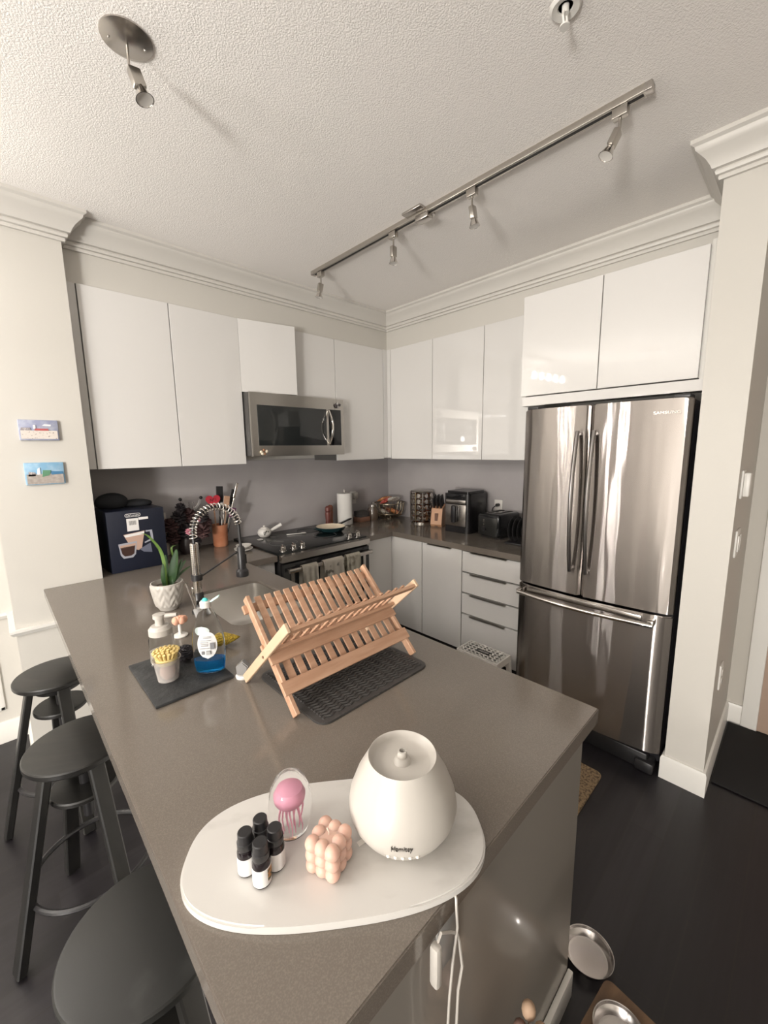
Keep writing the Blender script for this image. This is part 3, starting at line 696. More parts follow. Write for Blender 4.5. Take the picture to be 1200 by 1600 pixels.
for k in range(9): flat([(-.040+k*.0042, .266), (-.0385+k*.0042, .266), (-.0385+k*.0042, .290), (-.040+k*.0042, .290)], 'barcode_bar', gun_m, .0006)
flat([(.010, .292), (.060, .292), (.060, .306), (.010, .306)], 'side_label', mw)
flat([(-.075, .215), (.035, .225), (.012, .125), (-.005, .115), (-.04, .13)], 'latte_picture', mcof); flat([(-.072, .212), (.033, .222), (.030, .205), (-.066, .198)], 'foam_picture', mw, .0006)
flat([(.040, .225), (.075, .225), (.078, .165), (.030, .15), (.030, .158), (.066, .172), (.062, .216), (.040, .216)], 'cup_handle_picture', mgl)
flat([(-.105, .165), (-.010, .170), (-.022, .095), (-.038, .078), (-.085, .078), (-.098, .10)], 'espresso_glass_picture', mgl, .0006)
flat([(-.096, .143), (-.022, .146), (-.030, .10), (-.045, .09), (-.078, .09), (-.09, .105)], 'espresso_picture', mesp, .0012); flat([(-.099, .155), (-.016, .159), (-.021, .142), (-.096, .138)], 'crema_picture', mcof, .0012)
flat([(.0, .12), (.06, .148), (.065, .09), (.02, .10)], 'saucer_picture', mat('print_glass_dim', (.13, .14, .19), .3))
# dark pouch behind/on top of box
o = MB().sph((0, 0, .055), .085, (1.0, .8, .62), 3).sph((.13, .02, .03), .07, (1.3, .8, .4), 3).done('dark_cloth_bag', mat('charcoal_cloth', (.018, .019, .022), .85)); at(o, (.50, 2.86, .915+.335)); tag(o, 'dark cloth bag slumped on top of the navy box', 'bag')
# small bottle red label
t = thing('spice_bottle', 'small white-capped bottle with red label behind the navy box', 'bottle', (.785, 2.92, on()))
MB().lathe([(0, 0), (.025, 0), (.025, .23), (.018, .25), (0, .25)], seg=20).done('body', mat('white_bottle', (.62, .56, .5), .4), t); MB().lathe([(.0253, .18), (.0257, .18), (.0257, .225), (.0253, .225)], seg=20).done('label', mat('red_label', (.50, .05, .05), .4), t)
MB().lathe([(.02, .25), (.02, .285), (0, .285)], seg=20).done('cap', ceramicg_m, t)
# dark dried flowers
t = thing('dried_flower_bunch', 'bunch of dark brown dried flowers with two pink blooms beside the navy box', 'flowers', (.90, 2.85, on()))
MB().lathe([(0, 0), (.04, 0), (.055, .04), (.05, .10), (.044, .11), (0, .10)], seg=24).done('vase', mat('dark_vase', (.03, .022, .022), .3), t)
random.seed(11)
mfl = mat('dark_petal', (.05, .020, .020), .7); mfl2 = mat('dark_petal_black', (.02, .015, .018), .7)
def bloom(c, r, m_, nm='bloom'):
    b = MB(); c = Vector(c)
    for L_ in range(3):
        for k in range(7):
            a = 2*PI*k/7+L_*.45; el = -.2+L_*.55
            d_ = Vector((math.cos(a)*math.cos(el), -abs(math.sin(el))*.6+math.sin(a)*math.cos(el)*.55, math.sin(a)*math.cos(el)*.8+math.sin(el)*.3)).normalized()
            q = d_.to_track_quat('Z', 'Y').to_matrix().to_4x4(); q.translation = c+d_*r*.55
            b.sph((0, 0, 0), r*.5, (.75, .25, 1), 2, M=q)
    b.done(nm, m_, t, ang=60)
for i, (x, z, r) in enumerate(((-.10, .20, .055), (-.04, .25, .05), (.03, .25, .055), (.10, .24, .05), (-.09, .12, .05), (0, .15, .06), (.09, .14, .055), (.04, .08, .05), (.13, .19, .045), (-.02, .31, .035))):
    bloom((x, random.uniform(-.05, .03), z), r, (mfl, mfl2)[i % 2])
bloom((.045, -.10, .235), .02, mat('pink_petal', (.55, .22, .27), .6), 'pink_bloom'); bloom((-.02, -.105, .165), .022, mat('pink_petal'), 'pink_bloom')
for k in range(6): MB().tube([(0, 0, .09), (.02*(k-3), .0, .15), (.035*(k-3), random.uniform(-.03, .02), .22)], .002, 5).done('stem', mfl, t)
# clear cruet
t = thing('glass_cruet', 'clear glass double cruet with dark stoppers behind the flowers', 'cruet', (.985, 2.965, on()))
MB().lathe([(0, 0), (.034, 0), (.036, .02), (.034, .24), (.018, .29), (.016, .33), (.012, .33), (.014, .29), (.030, .24), (.030, .01), (0, .008)], seg=24).done('body', glass_m, t)
MB().tube([(.018, 0, .27), (.05, 0, .31), (.065, 0, .345)], [.010, .008, .008]).tube([(-.018, 0, .27), (-.05, 0, .31), (-.065, 0, .345)], [.010, .008, .008]).done('spout', glass_m, t)
for k in (-1, 1): MB().sph((k*.069, 0, .355), .012).done('stopper', blackplastic_m, t)
# utensil crock
t = thing('utensil_crock', 'copper-orange crock left of the cooktop', 'crock', (1.145, 2.90, on()))
MB().lathe([(0, 0), (.044, 0), (.05, .01), (.053, .15), (.056, .158), (.050, .158), (.046, .012), (0, .012)], seg=32).done('body', mat('terracotta_copper', (.42, .16, .08), .4, vary=(14, (.52, .24, .14), .4, .7)), t)
def utensil(name, label, base, tip, build):
    k = thing(name, label, 'utensil', (1.145+base[0], 2.90+base[1], on()+.02), 0, 'utensils in the copper crock')
    T = Vector(tip)-Vector((base[0], base[1], .02)); build(k, T)
red = mat('red_silicone', (.48, .03, .05), .4)
def heart(k, T):
    MB().cyl((0, 0, 0), T*.72, .005).done('handle', bamboo_m, k)
    P = []
    for i in range(28):
        a = 2*PI*i/28; P.append((16*math.sin(a)**3*.0032, (13*math.cos(a)-5*math.cos(2*a)-2*math.cos(3*a)-math.cos(4*a))*.0032))
    MB().prism(P, -.004, .004, M=face_M(T*.86, (1, 0, 0), (0, 0, 1)), bev=.001).done('heart_head', red, k)
    text_obj('lettering', 'Nº1', .03, face_M(T*.86+Vector((0, -.0046, .004)), (1, 0, 0), (0, 0, 1)), blackplastic_m, k)
def spat(mh, mhead, w_, l_):
    def f_(k, T):
        MB().cyl((0, 0, 0), T*.75, .005).done('handle', mh, k)
        MB().bar(T*.72, T, w_, .006, (1, 0, 0), .002).done('head', mhead, k)
    return f_
def whisk(k, T):
    MB().cyl((0, 0, 0), T*.6, .006).done('handle', nickel_m, k); b = MB(); d_ = T.normalized()
    u_ = Vector((1, 0, 0)); u_ = (u_-d_*u_.dot(d_)).normalized(); v_ = d_.cross(u_)
    for j in range(4):
        w_ = u_*math.cos(j*PI/4)+v_*math.sin(j*PI/4)
        b.tube([T*.6+d_*(T.length*.4)*math.sin(a*PI/10)*1.0+w_*.022*math.cos(a*PI/10)*(1 if a else .2) for a in range(11)], .0012, 4)
    b.done('wires', chrome_m, k)
utensil('spatula', 'red heart-shaped spatula standing in the copper crock', (-.02, 0), (-.038, -.01, .385), heart)
utensil('spatula', 'wide black slotted turner standing tallest in the copper crock', (0, .01), (.028, .02, .43), spat(blackplastic_m, blackplastic_m, .05, .1))
utensil('spoon', 'wooden spatula with blunt end in the copper crock', (.012, -.01), (.062, -.02, .36), spat(bamboo_m, bamboo_m, .042, .1))
utensil('tongs', 'steel tongs leaning right out of the copper crock', (.02, 0), (.155, .0, .445), spat(chrome_m, chrome_m, .018, .1))
utensil('ladle', 'black ladle leaning right in the copper crock', (.02, .015), (.130, .02, .40), spat(blackplastic_m, blackplastic_m, .03, .1))
utensil('whisk', 'wire whisk in the copper crock', (.0, -.015), (.02, -.03, .31), whisk)
utensil('spatula', 'purple silicone spatula low at the right of the copper crock', (.02, -.02), (.10, -.03, .27), spat(blackplastic_m, mat('purple_silicone', (.12, .03, .09), .4), .04, .1))
for i, (z, r, off) in enumerate(((0, .062, 0), (.022, .052, .004))):
    o = MB().lathe([(0, 0), (r*.5, 0), (r*.95, .014), (r, .020), (r*.95, .020), (r*.5, .005), (0, .005)], seg=32).done('small_plate', ceramicg_m)
    at(o, (1.19+off, 2.63+off, on()+z)); tag(o, ['lower', 'upper'][i]+' of two stacked small white dishes left of the cooktop', 'dish', 'stacked white dishes')

# ------------------------------------------------------------------ faucet
t = thing('kitchen_faucet', 'tall spring-neck kitchen faucet with black spray head', 'faucet', (.575, 1.74, on()))
MB().lathe([(0, 0), (.030, 0), (.030, .008), (.021, .014), (.021, .085), (.018, .09), (0, .09)], seg=28).cyl((.0, 0, .05), (-.03, -.05, .055), .008).done('base', blackplastic_m, t)
MB().bar((-.03, -.05, .055), (-.045, -.075, .14), .014, .007, (0, 1, 0), .003).done('lever', chrome_m, t)
prof = [(.0, .085), (.0165, .085)]
z = .09
while z < .30: prof += [(.0170, z), (.0170, z+.005), (.0150, z+.006), (.0150, z+.0075)]; z += .0085
prof += [(.0165, .30), (0, .30)]
MB().lathe(prof, seg=24).done('ribbed_column', chrome_m, t)
AC = []
for i in range(41):
    u = i/40; a = PI*(1-u*1.0)
    if u < .12: pass
    AC.append((.098+.098*math.cos(a), 0, .345+.100*math.sin(a)))
path = [(0, 0, .29), (0, 0, .32)]+AC+[(.197, 0, .31), (.199, 0, .27), (.199, 0, .245)]
MB().tube(path, .0068, 10).done('hose', blackplastic_m, t)
coil = []; turns = 24; N = turns*14; pl = path[1:-3]; pv = [Vector(p) for p in pl]; cum = [0]
for a_, b_ in zip(pv, pv[1:]): cum.append(cum[-1]+(b_-a_).length)
for i in range(N+1):
    s_ = cum[-1]*i/N*.97; k = max(j for j in range(len(cum)) if cum[j] <= s_+1e-9); k = min(k, len(pv)-2)
    p = pv[k].lerp(pv[k+1], (s_-cum[k])/(cum[k+1]-cum[k])); d_ = (pv[k+1]-pv[k]).normalized(); n1 = Vector((0, 1, 0)); n2 = d_.cross(n1); th = 2*PI*turns*i/N
    coil.append(p+(n1*math.cos(th)+n2*math.sin(th))*.0145)
MB().tube(coil, .0024, 6).done('spring', chrome_m, t)
MB().lathe([(0, .115), (.026, .115), (.028, .122), (.027, .14), (.018, .150), (.0175, .245), (.012, .255), (0, .255)], c=(.199, 0, 0), seg=24).box((.214, -.006, .17), (.222, .006, .215), .002).done('spray_head', blackplastic_m, t)
MB().bar((.018, 0, .155), (.184, 0, .232), .009, .007, (0, 1, 0), .002).lathe([(.0172, .143), (.0225, .143), (.0225, .168), (.0172, .168), (.0172, .143)], seg=24).done('dock_arm', blackplastic_m, t)

# plant pot with ridged chevron relief
t = thing('potted_plant', 'white chevron-relief pot with spiky green leaves beside the faucet', 'potted plant', (.497, 1.885, on()))
pot = MB(); seg = 96; rows = []
zz = [i/22 for i in range(23)]
for u in zz:
    z = .012+.108*u; R = .043+.021*min(1, (u*1.15)**.6); row = []
    for i in range(seg+1):
        a = 2*PI*i/seg; tri = abs(((i/seg*9) % 1)-.5)*2
        band = ((u*2.6-tri*.9+5) % 1.0)
        d_ = .0028 if band < .52 and .08 < u < .93 else 0
        row.append(((R+d_)*math.cos(a), (R+d_)*math.sin(a), z))
    rows.append(row)
pot.grid(rows); pot.lathe([(.064, .120), (.060, .121), (.056, .10), (.0, .098)], seg=48); pot.lathe([(0, .0), (.036, 0), (.043, .012)], seg=48)
pot.done('pot', ceramic_m, t, ang=50)
MB().lathe([(0, .101), (.0575, .101)], seg=32).done('soil', mat('soil', (.10, .075, .055), .95, bump=(150, 1, .01)), t)
leafm = mat('green_leaf', (.035, .085, .03), .4, vary=((40, 40, 8), (.07, .14, .045), .4, .7)); leafy = mat('pale_green_leaf', (.22, .36, .09), .4)
def leaf(pts, w_, m_):
    P = [Vector(p) for p in pts]; rows = []; n = 12
    for i in range(n+1):
        u = i/n; k = u*(len(P)-1); j = min(int(k), len(P)-2); f_ = k-j
        p0 = P[max(j-1, 0)]; p1 = P[j]; p2 = P[j+1]; p3 = P[min(j+2, len(P)-1)]
        p = .5*((2*p1)+(-p0+p2)*f_+(2*p0-5*p1+4*p2-p3)*f_**2+(-p0+3*p1-3*p2+p3)*f_**3)
        wd = w_*(math.sin(PI*min(.97, .12+u*.86))**.7)
        rows.append([p+Vector((-wd*.72, wd*.69, 0)), p+Vector((.3*wd*.69, .3*wd*.72, 0)), p+Vector((wd*.72, -wd*.69, 0))])
    MB().grid(rows, .0015).done('leaf', m_, t, ang=80)
leaf([(0, 0, .10), (-.003, 0, .20), (-.015, 0, .27), (-.055, 0, .335), (-.082, 0, .350)], .008, leafy)
leaf([(.01, 0, .10), (.02, -.02, .16), (.042, -.03, .262)], .021, leafm)
leaf([(0, .01, .10), (.005, .02, .17), (.01, .02, .235)], .014, leafm)
leaf([(.015, 0, .10), (.05, 0, .16), (.085, 0, .20)], .012, leafm)
leaf([(.02, .01, .10), (.065, .02, .14), (.11, .02, .165)], .010, leafm)
leaf([(-.01, 0, .10), (-.015, -.01, .15), (-.01, -.01, .205)], .010, leafm)
leaf([(.01, .02, .10), (.05, .03, .17), (.04, .03, .26), (.08, .03, .265)], .005, leafy)
leaf([(.012, -.01, .10), (.035, -.02, .15), (.065, -.02, .215)], .010, leafm)

# ------------------------------------------------------------------ slate board group
o = MB().box((-.1075, -.148, 0), (.1075, .148, .009), .0025, 2).done('slate_board', slate_m); at(o, (.352, 1.288, on())); tag(o, 'dark slate serving board lying on the worktop under the soap bottles', 'board')
SZ = CZ+.0105
# brush cup
t = thing('measuring_cup', 'small translucent plastic cup on the slate board holding a dish brush', 'cup', (.312, 1.262, SZ))
MB().lathe([(0, 0), (.028, 0), (.036, .062), (.039, .066), (.036, .066), (.0345, .062), (.0265, .002), (0, .002)], seg=36).done('body', mat('frosted_plastic', (.85, .82, .79), .25, trans=.75, ior=1.15), t)
t = thing('dish_brush', 'round yellow-bristled dish brush head up in the small plastic cup', 'brush', (.312, 1.262, SZ+.004))
MB().lathe([(0, 0), (.014, .0), (.021, .015), (.020, .032), (.012, .044), (0, .046)], seg=24).done('knob_handle', mat('pinkish_wood', (.52, .32, .25), .5), t)
MB().lathe([(0, .046), (.024, .046), (.029, .054), (.030, .066), (0, .066)], seg=28).done('head', mat('yellow_plastic', (.68, .56, .25), .45), t)
br = MB(); n = 0
for ring, cnt in ((0, 1), (.008, 6), (.016, 12), (.023, 17)):
    for k in range(cnt):
        a = 2*PI*k/cnt+ring*90; sp = 1.5
        br.cyl((ring*math.cos(a), ring*math.sin(a), .064), (ring*sp*math.cos(a), ring*sp*math.sin(a), .094-ring*.35), .0034, .0042, 7)
br.done('bristles', mat('yellow_bristle', (.72, .55, .22), .7), t)
# foaming pump bottle
t = thing('soap_dispenser', 'clear soap bottle with a white foaming pump at the back of the slate board', 'soap dispenser', (.330, 1.372, SZ), -.6)
MB().lathe([(0, 0), (.033, 0), (.036, .006), (.036, .085), (.030, .10), (0, .10)], seg=32).done('body', glassthin_m, t)
MB().lathe([(0, .008), (.032, .008), (.032, .045), (0, .045)], seg=32).done('liquid', mat('milky_soap', (.75, .66, .58), .3, trans=.3), t)
MB().lathe([(.030, .10), (.034, .10), (.034, .118), (.026, .128), (.013, .130), (.013, .150), (.018, .152), (.018, .164), (0, .167)], seg=32).cyl((0, 0, .157), (.052, 0, .159), .0075, .006).done('pump', ceramic_m, t)
# dish soap
t = thing('dish_soap_bottle', 'large clear dish soap bottle with blue liquid standing on the slate board', 'soap bottle', (.420, 1.218, SZ), -.62)
def ellp(levels): 
    rows = []
    for w_, d_, z in levels: rows.append([(w_*math.cos(2*PI*i/40), d_*math.sin(2*PI*i/40), z) for i in range(41)])
    return rows
b = MB(); lev = [(.034, .018, 0), (.042, .024, .004), (.046, .026, .03), (.0475, .026, .09), (.0455, .025, .12), (.036, .022, .155), (.024, .017, .185), (.014, .0135, .20), (.013, .013, .208)]
R_ = ellp(lev); b.grid(R_); b.bm.faces.new([b.bm.verts.new(p) for p in R_[0][:-1]]); b.bm.faces.new([b.bm.verts.new(p) for p in R_[-1][:-1]])
bmesh.ops.remove_doubles(b.bm, verts=b.bm.verts, dist=1e-5)
b.done('bottle', glassthin_m, t, ang=60)
b = MB(); R_ = ellp([(.037, .020, .003), (.041, .0225, .006), (.0435, .0238, .03), (.0438, .0238, .042)]); b.grid(R_); b.bm.faces.new([b.bm.verts.new(p) for p in R_[0][:-1]]); b.bm.faces.new([b.bm.verts.new(p) for p in R_[-1][:-1]])
bmesh.ops.remove_doubles(b.bm, verts=b.bm.verts, dist=1e-5)
b.done('blue_liquid', mat('blue_soap', (.02, .30, .68), .1, trans=.88, ior=1.2), t, ang=60)
MB().lathe([(.0135, .206), (.016, .206), (.016, .222), (.0125, .226), (0, .226)], seg=24).done('cap', ceramicg_m, t)
MB().sph((0, 0, .226), .0095, (1, 1, .9)).done('nozzle', mat('teal_nozzle', (.10, .55, .52), .3), t)
MB().bar((.016, 0, .222), (.042, 0, .238), .016, .005, (0, 1, 0), .002).done('flip_lid', mat('pale_teal_lid', (.60, .78, .73), .3), t)
def wrap(nm, m_, ax, az, rx, rz, off):
    b = MB(); rows = []
    for i in range(13):
        z_ = az-rz+2*rz*i/12; hw = rx*math.sqrt(max(0, 1-((z_-az)/rz)**2)); row = []
        for j in range(9):
            x = ax+hw*(j/4-1); w_, d_ = .0475, .0262
            if z_ > .12: w_ = .040-(z_-.12)*.23; d_ = .025-(z_-.12)*.09
            row.append((x, -d_*math.sqrt(max(.02, 1-(x/(w_+.001))**2))-off, z_))
        rows.append(row)
    return b.grid(rows).done(nm, m_, t, ang=80)
wrap('back_label', mat('label_white', (.70, .70, .70), .4), .003, .095, .028, .043, .0012)
wrap('front_label', mat('label_pale', (.50, .56, .55), .4), -.010, .138, .022, .014, .0010)
for i, (x, z, w_, h_, m_) in enumerate(((.004, .122, .024, .0016, 'g'), (.004, .118, .022, .0016, 'g'), (.0, .110, .030, .0016, 'g'), (-.004, .104, .022, .0016, 'g'), (-.004, .099, .022, .0016, 'g'), (-.004, .094, .020, .0016, 'g'), (.018, .092, .012, .020, 'd'), (-.004, .086, .028, .001, 'g'), (-.01, .072, .008, .010, 'd'), (.006, .072, .012, .012, 'g'))):
    MB().box((x-w_/2, -.0285-.0004*i-(.0 if abs(x) < .01 else -.002), z-h_/2), (x+w_/2, -.0275, z+h_/2)).done('label_print', mat('print_grey', (.36, .36, .36), .5) if m_ == 'g' else mat('print_dark', (.16, .16, .17), .5), t)
# black mesh scrubber
o = MB(); random.seed(5)
for k in range(7):
    pts = []
    for i in range(70):
        a = i*.62+k; b_ = i*.137+k*1.3; r = .024+.004*math.sin(i*1.7+k)
        pts.append((r*math.cos(a)*math.sin(b_)*1.1, r*math.sin(a)*math.sin(b_)*1.1, .026+r*.95*math.cos(b_)))
    o.tube(pts, .0012, 4)
o = o.done('scrubbing_pad', mat('black_mesh', (.03, .026, .032), .35)); at(o, (.385, 1.335, SZ)); tag(o, 'black curly mesh scrubber on the slate board behind the dish soap', 'scrubber')
# faceted steel/glass trinket on a white foot
t = thing('paperweight', 'small faceted clear house-shaped stopper on a white round foot beside the slate board', 'ornament', (.482, 1.128, on()), -.7)
MB().lathe([(0, 0), (.021, 0), (.022, .006), (.018, .010), (0, .010)], seg=28).done('foot', ceramicg_m, t)
MB().prism([(-.016, .010), (.016, .010), (.018, .036), (.002, .052), (-.018, .036)], -.010, .010, M=face_M((0, 0, 0), (1, 0, 0), (0, 0, 1)), bev=.003).done('body', mat('grey_acrylic', (.42, .41, .40), .12, trans=.45, ior=1.3), t)
# orange flower ornament & yellow scrubber net behind bottle
t = thing('sponge_holder', 'peach rose-shaped sponge holder standing behind the slate board', 'sponge holder', (.44, 1.56, on()))
MB().lathe([(0, 0), (.024, 0), (.026, .004), (.020, .008), (0, .008)], seg=24).cyl((0, 0, .006), (0, 0, .05), .006).done('foot', ceramicg_m, t)
mpe = mat('peach_rubber', (.72, .38, .26), .5)
b = MB()
for L_ in range(3):
    for k in range(5):
        a = 2*PI*k/5+L_*.6; r = .017-.005*L_
        b.sph((r*math.cos(a), -.004+r*math.sin(a)*.6, .063+.004*L_), .012-.002*L_, (1, .7, 1.25))
b.done('rose_head', mpe, t)
o = MB().lathe([(.003, 0), (.020, .012), (.026, .03), (.022, .055), (.010, .085), (.002, .10), (0, .102)], seg=14, M=Matrix.Translation((0, 0, .028)) @ Matrix.Rotation(PI/2, 4, 'Y')).done('net_sponge', mat('yellow_net', (.62, .42, .03), .5, vary=(220, (.25, .15, .01), .45, .6), bump=(260, 1, .01)))
at(o, (.478, 1.38, on()), -.45); tag(o, 'yellow net sponge pointing right from behind the dish soap bottle', 'sponge')
t = thing('bottle_brush', 'thin grey-handled bottle brush leaning by the faucet base', 'brush', (.545, 1.655, on()))
MB().cyl((0, 0, .0), (-.035, .02, .16), .004).done('handle', steelx_m, t); MB().cyl((.004, -.002, 0), (-.006, .003, .05), .016).done('head', mat('grey_bristle', (.35, .34, .33), .8), t)

# ------------------------------------------------------------------ dish mat and rack
t = tag(at(MB().prism(rrect(-.208, -.168, .208, .168, .035), 0, .004, bev=.0015).done('drying_mat', darkgrey_m), (.722, .933, on())), 'charcoal silicone drying mat with wavy ribs under the wooden rack', 'mat')
rb = MB()
for k in range(24):
    y = -.145+.0126*k
    rb.tube([(-.188+.376*i/60, y+.0034*math.sin(i*1.25), .0045) for i in range(61)], .0034, 5)
r_ = rb.done('ribs', darkgrey_m, t)
t = thing('dish_rack', 'folding bamboo dish rack with two tiers of slats on the drying mat', 'dish rack', (.7125, .968, CZ+.0008))
def yz(s_, u):   # point on X frame; s=+1 bar rising to the front (A), -1 rising to the back (B)
    return (Vector((0, .130, 0)).lerp(Vector((0, -.128, .243)), u) if s_ > 0 else Vector((0, -.128, 0)).lerp(Vector((0, .122, .250)), u))
zup = {1: (Vector((0, -.128, .243))-Vector((0, .130, 0))).normalized(), -1: (Vector((0, .122, .250))-Vector((0, -.128, 0))).normalized()}
for sx in (-1, 1):
    a, b_ = yz(1, .0), yz(1, 1.0); X = Vector((sx*.236, 0, .008))
    nA = Vector((1, 0, 0))
    MB().bar(X+a, X+b_, .010, .026, (1, 0, 0), .0015).done('frame_bar', mat('pale_bamboo', (.62, .45, .31), .42, vary=((60, 8, 8), (.56, .39, .26), .4, .7)), t)
    a, b_ = yz(-1, .0), yz(-1, 1.0); X = Vector((sx*.222, 0, .008))
    MB().bar(X+a, X+b_, .012, .026, (1, 0, 0), .0015).done('frame_bar', bamboo_m, t)
    MB().cyl((sx*.215, -.001, .128), (sx*.243, -.001, .128), .004, seg=10).done('pivot_pin', mat('dark_pin', (.18, .11, .07), .5), t)
def rail(s_, u, off, w_=.026, th=.010, x0=-.235, x1=.235):
    p = yz(s_, u)+Vector((0, 0, .008)); d_ = zup[s_]; nrm = Vector((0, -d_.z, d_.y)) if s_ > 0 else Vector((0, d_.z, -d_.y))
    p = p+nrm*off
    MB().bar(Vector((x0, 0, 0))+p, Vector((x1, 0, 0))+p, w_, th, d_, .001).done('rail', bamboo_m, t)
def slats(s_, u0, u1, off, n, x0=-.19, x1=.19, w_=.017, th=.006):
    d_ = zup[s_]; nrm = Vector((0, -d_.z, d_.y)) if s_ > 0 else Vector((0, d_.z, -d_.y))
    for i in range(n):
        x = x0+(x1-x0)*i/(n-1); p = yz(s_, u0)+nrm*off+Vector((x, 0, .008)); q = yz(s_, u1)+nrm*off+Vector((x, 0, .008))
        MB().bar(p, q, w_, th, (1, 0, 0), .001).done('slat', bamboo_m, t)
rail(-1, .91, .010, x0=-.240, x1=.215); rail(-1, .55, .010)
slats(-1, .53, .985, .000, 13, w_=.020)
rail(1, .955, .006, w_=.024, x0=-.228, x1=.24); rail(1, .60, .004, w_=.02, x0=-.228, x1=.228)
slats(1, .57, .97, -.006, 13, w_=.010)
rail(-1, .20, -.012, w_=.036); rail(-1, .44, -.010, w_=.032)
slats(-1, .20, .46, -.002, 12, w_=.022)

# ------------------------------------------------------------------ marble tray group
TZ = CZ+.0005
P = []
for i in range(96):
    a = 2*PI*i/96; c_, s_ = math.cos(a), math.sin(a); n_ = 2.6
    P.append((.2535*abs(c_)**(2/n_)*(1 if c_ > 0 else -1), .1265*abs(s_)**(2/n_)*(1 if s_ > 0 else -1)))
o = MB().prism(P, 0, .0125, bev=.003).done('marble_tray', marble_m, ang=50); at(o, (.361, .499, TZ), -.66); tag(o, 'long oval white marble tray at the near end of the worktop', 'tray')
TT = TZ+.013
t = thing('aroma_diffuser', 'large cream aroma diffuser with a recessed round top on the marble tray', 'diffuser', (.461, .441, TT)); diffuser = t
MB().lathe([(0, .002), (.052, .002), (.056, 0), (.066, .003), (.0815, .016), (.092, .034), (.0955, .050), (.0925, .070), (.081, .100), (.067, .125), (.0612, .136), (.0595, .1395), (.0575, .1385), (.054, .128), (.048, .124), (.02, .124), (.008, .126)], seg=64).lathe([(.016, .1245), (.0125, .132), (.0085, .1335), (.0078, .145), (.0052, .1455), (.0050, .132), (0, .131)], seg=32).done('body', ceramic_m, t, ang=50)
def on_body(ang, z, tab=((.003, .066), (.016, .0815), (.034, .092), (.050, .0955), (.070, .0925))):
    for (z0, r0), (z1, r1) in zip(tab, tab[1:]):
        if z0 <= z <= z1: r = r0+(r1-r0)*(z-z0)/(z1-z0)
    return Vector((r*math.cos(ang), r*math.sin(ang), z))
ca = math.atan2(-.441, -.461)
p = on_body(ca-.02, .052); out = Vector((math.cos(ca), math.sin(ca), 0)); rightv = Vector((-math.sin(ca), math.cos(ca), 0))
tl = text_obj('logo', 'Homitey', .0098, face_M(p+out*.0006, rightv, Vector((0, 0, 1))), mat('grey_print', (.10, .09, .08), .5), t, extr=.0012)
for k in range(5):
    q = on_body(ca+(k-2)*.13, .030)
    MB().sph(q, .0035, (1, 1, .8)).done('button', ceramicg_m, t)
# glass jellyfish paperweight
t = thing('jellyfish_paperweight', 'clear glass egg paperweight with a pink jellyfish inside on the marble tray', 'paperweight', (.312, .572, TT))
MB().lathe([(0, 0), (.022, 0), (.029, .006), (.0355, .03), (.0375, .055), (.034, .082), (.024, .102), (.012, .111), (0, .113)], seg=48).done('glass', mat('thick_glass', (1, 1, 1), .0, trans=1, ior=1.12), t, ang=60)
mj = mat('pink_jelly', (.64, .30, .40), .4, emit=((.8, .12, .35), .0))
MB().lathe([(0, .089), (.010, .087), (.020, .082), (.0245, .070), (.023, .061), (.020, .057), (.012, .064), (0, .066)], seg=32, M=Matrix.Translation((-.004, 0, 0)) @ Matrix.Rotation(.05, 4, 'Y')).done('jellyfish_bell', mj, t)
mj2 = mat('pale_pink_jelly', (.85, .42, .55), .4)
for k in range(12):
    a = 2*PI*k/12; r = .010 if k % 2 else .016
    MB().tube([(r*math.cos(a)*(1+.25*math.sin(i*.9+k)), r*math.sin(a)*(1+.2*math.cos(i*.8+k)), (.060-.0105*i)*1.0+.0*(.7+.3*(k % 3)/2)) for i in range(6)], [.0016, .0017, .0015, .0012, .001, .0006], 6).done('tentacle', mj2, t)
# bubble candle
t = thing('bubble_candle', 'peach bubble cube candle with a hollowed top on the marble tray', 'candle', (.3235, .4745, TT), .36)
b = MB()
for i in range(3):
    for j in range(3):
        for k in range(3):
            if i == 1 and j == 1 and k == 2: continue
            if i == 1 and j == 1: continue
            b.sph(((i-1)*.0185, (j-1)*.0185, .0112+k*.0185), .0121, (1, 1, 1), 3)
b.box((-.02, -.02, .002), (.02, .02, .050)).box((-.024, -.014, .002), (.024, .014, .054))
wm = mat('peach_wax', (.64, .40, .32), .45, sss=.3)
b.done('wax', wm, t, ang=70)
MB().tube([(0, 0, .050), (.001, 0, .058), (-.002, .001, .068)], .0009, 6).done('wick', mat('wick', (.8, .72, .6), .8), t)
o = MB().prism([(0, 0), (.013, .002), (.012, .011), (-.001, .009)], 0, .0006).done('candle_tag', mat('paper_tag', (.82, .78, .72), .7)); at(o, (.376, .462, TT+.0002), -.3); tag(o, 'tiny white paper tag beside the bubble candle on the marble tray', 'tag')
# oil bottles
wl = mat('white_bottle_label', (.68, .665, .65), .35)
def oil(label, x, y, rz, picture):
    t = thing('oil_bottle', label, 'bottle', (x, y, TT), rz, 'essential oil bottles')
    MB().lathe([(0, 0), (.0105, 0), (.0118, .0012), (.0118, .034), (.0108, .038), (.008, .040), (0, .040)], seg=28).done('glass', mat('dark_amber_glass', (.012, .008, .010), .08), t)
    MB().lathe([(.0119, .003), (.0122, .003), (.0122, .029), (.0119, .029)], seg=28).done('label', wl, t)
    MB().lathe([(.0108, .040), (.0110, .0405), (.0110, .049), (.0100, .0495), (.0095, .062), (.0085, .0632), (0, .0632)], seg=24).done('cap', blackplastic_m, t)
    t.scale = (1.2, 1.2, 1.13)
    if picture:
        rows = [[(.01235*math.cos(a), .01235*math.sin(a), z) for a in [ -.3+j*.1*(1+i*.0) for j in range(9)]] for i, z in enumerate((.009, .014, .02, .027))]
        MB().grid(rows).done('label_picture', mat('orange_brown_print', (.42, .20, .07), .5, vary=(300, (.06, .07, .03), .5, .55)), t)
    return t
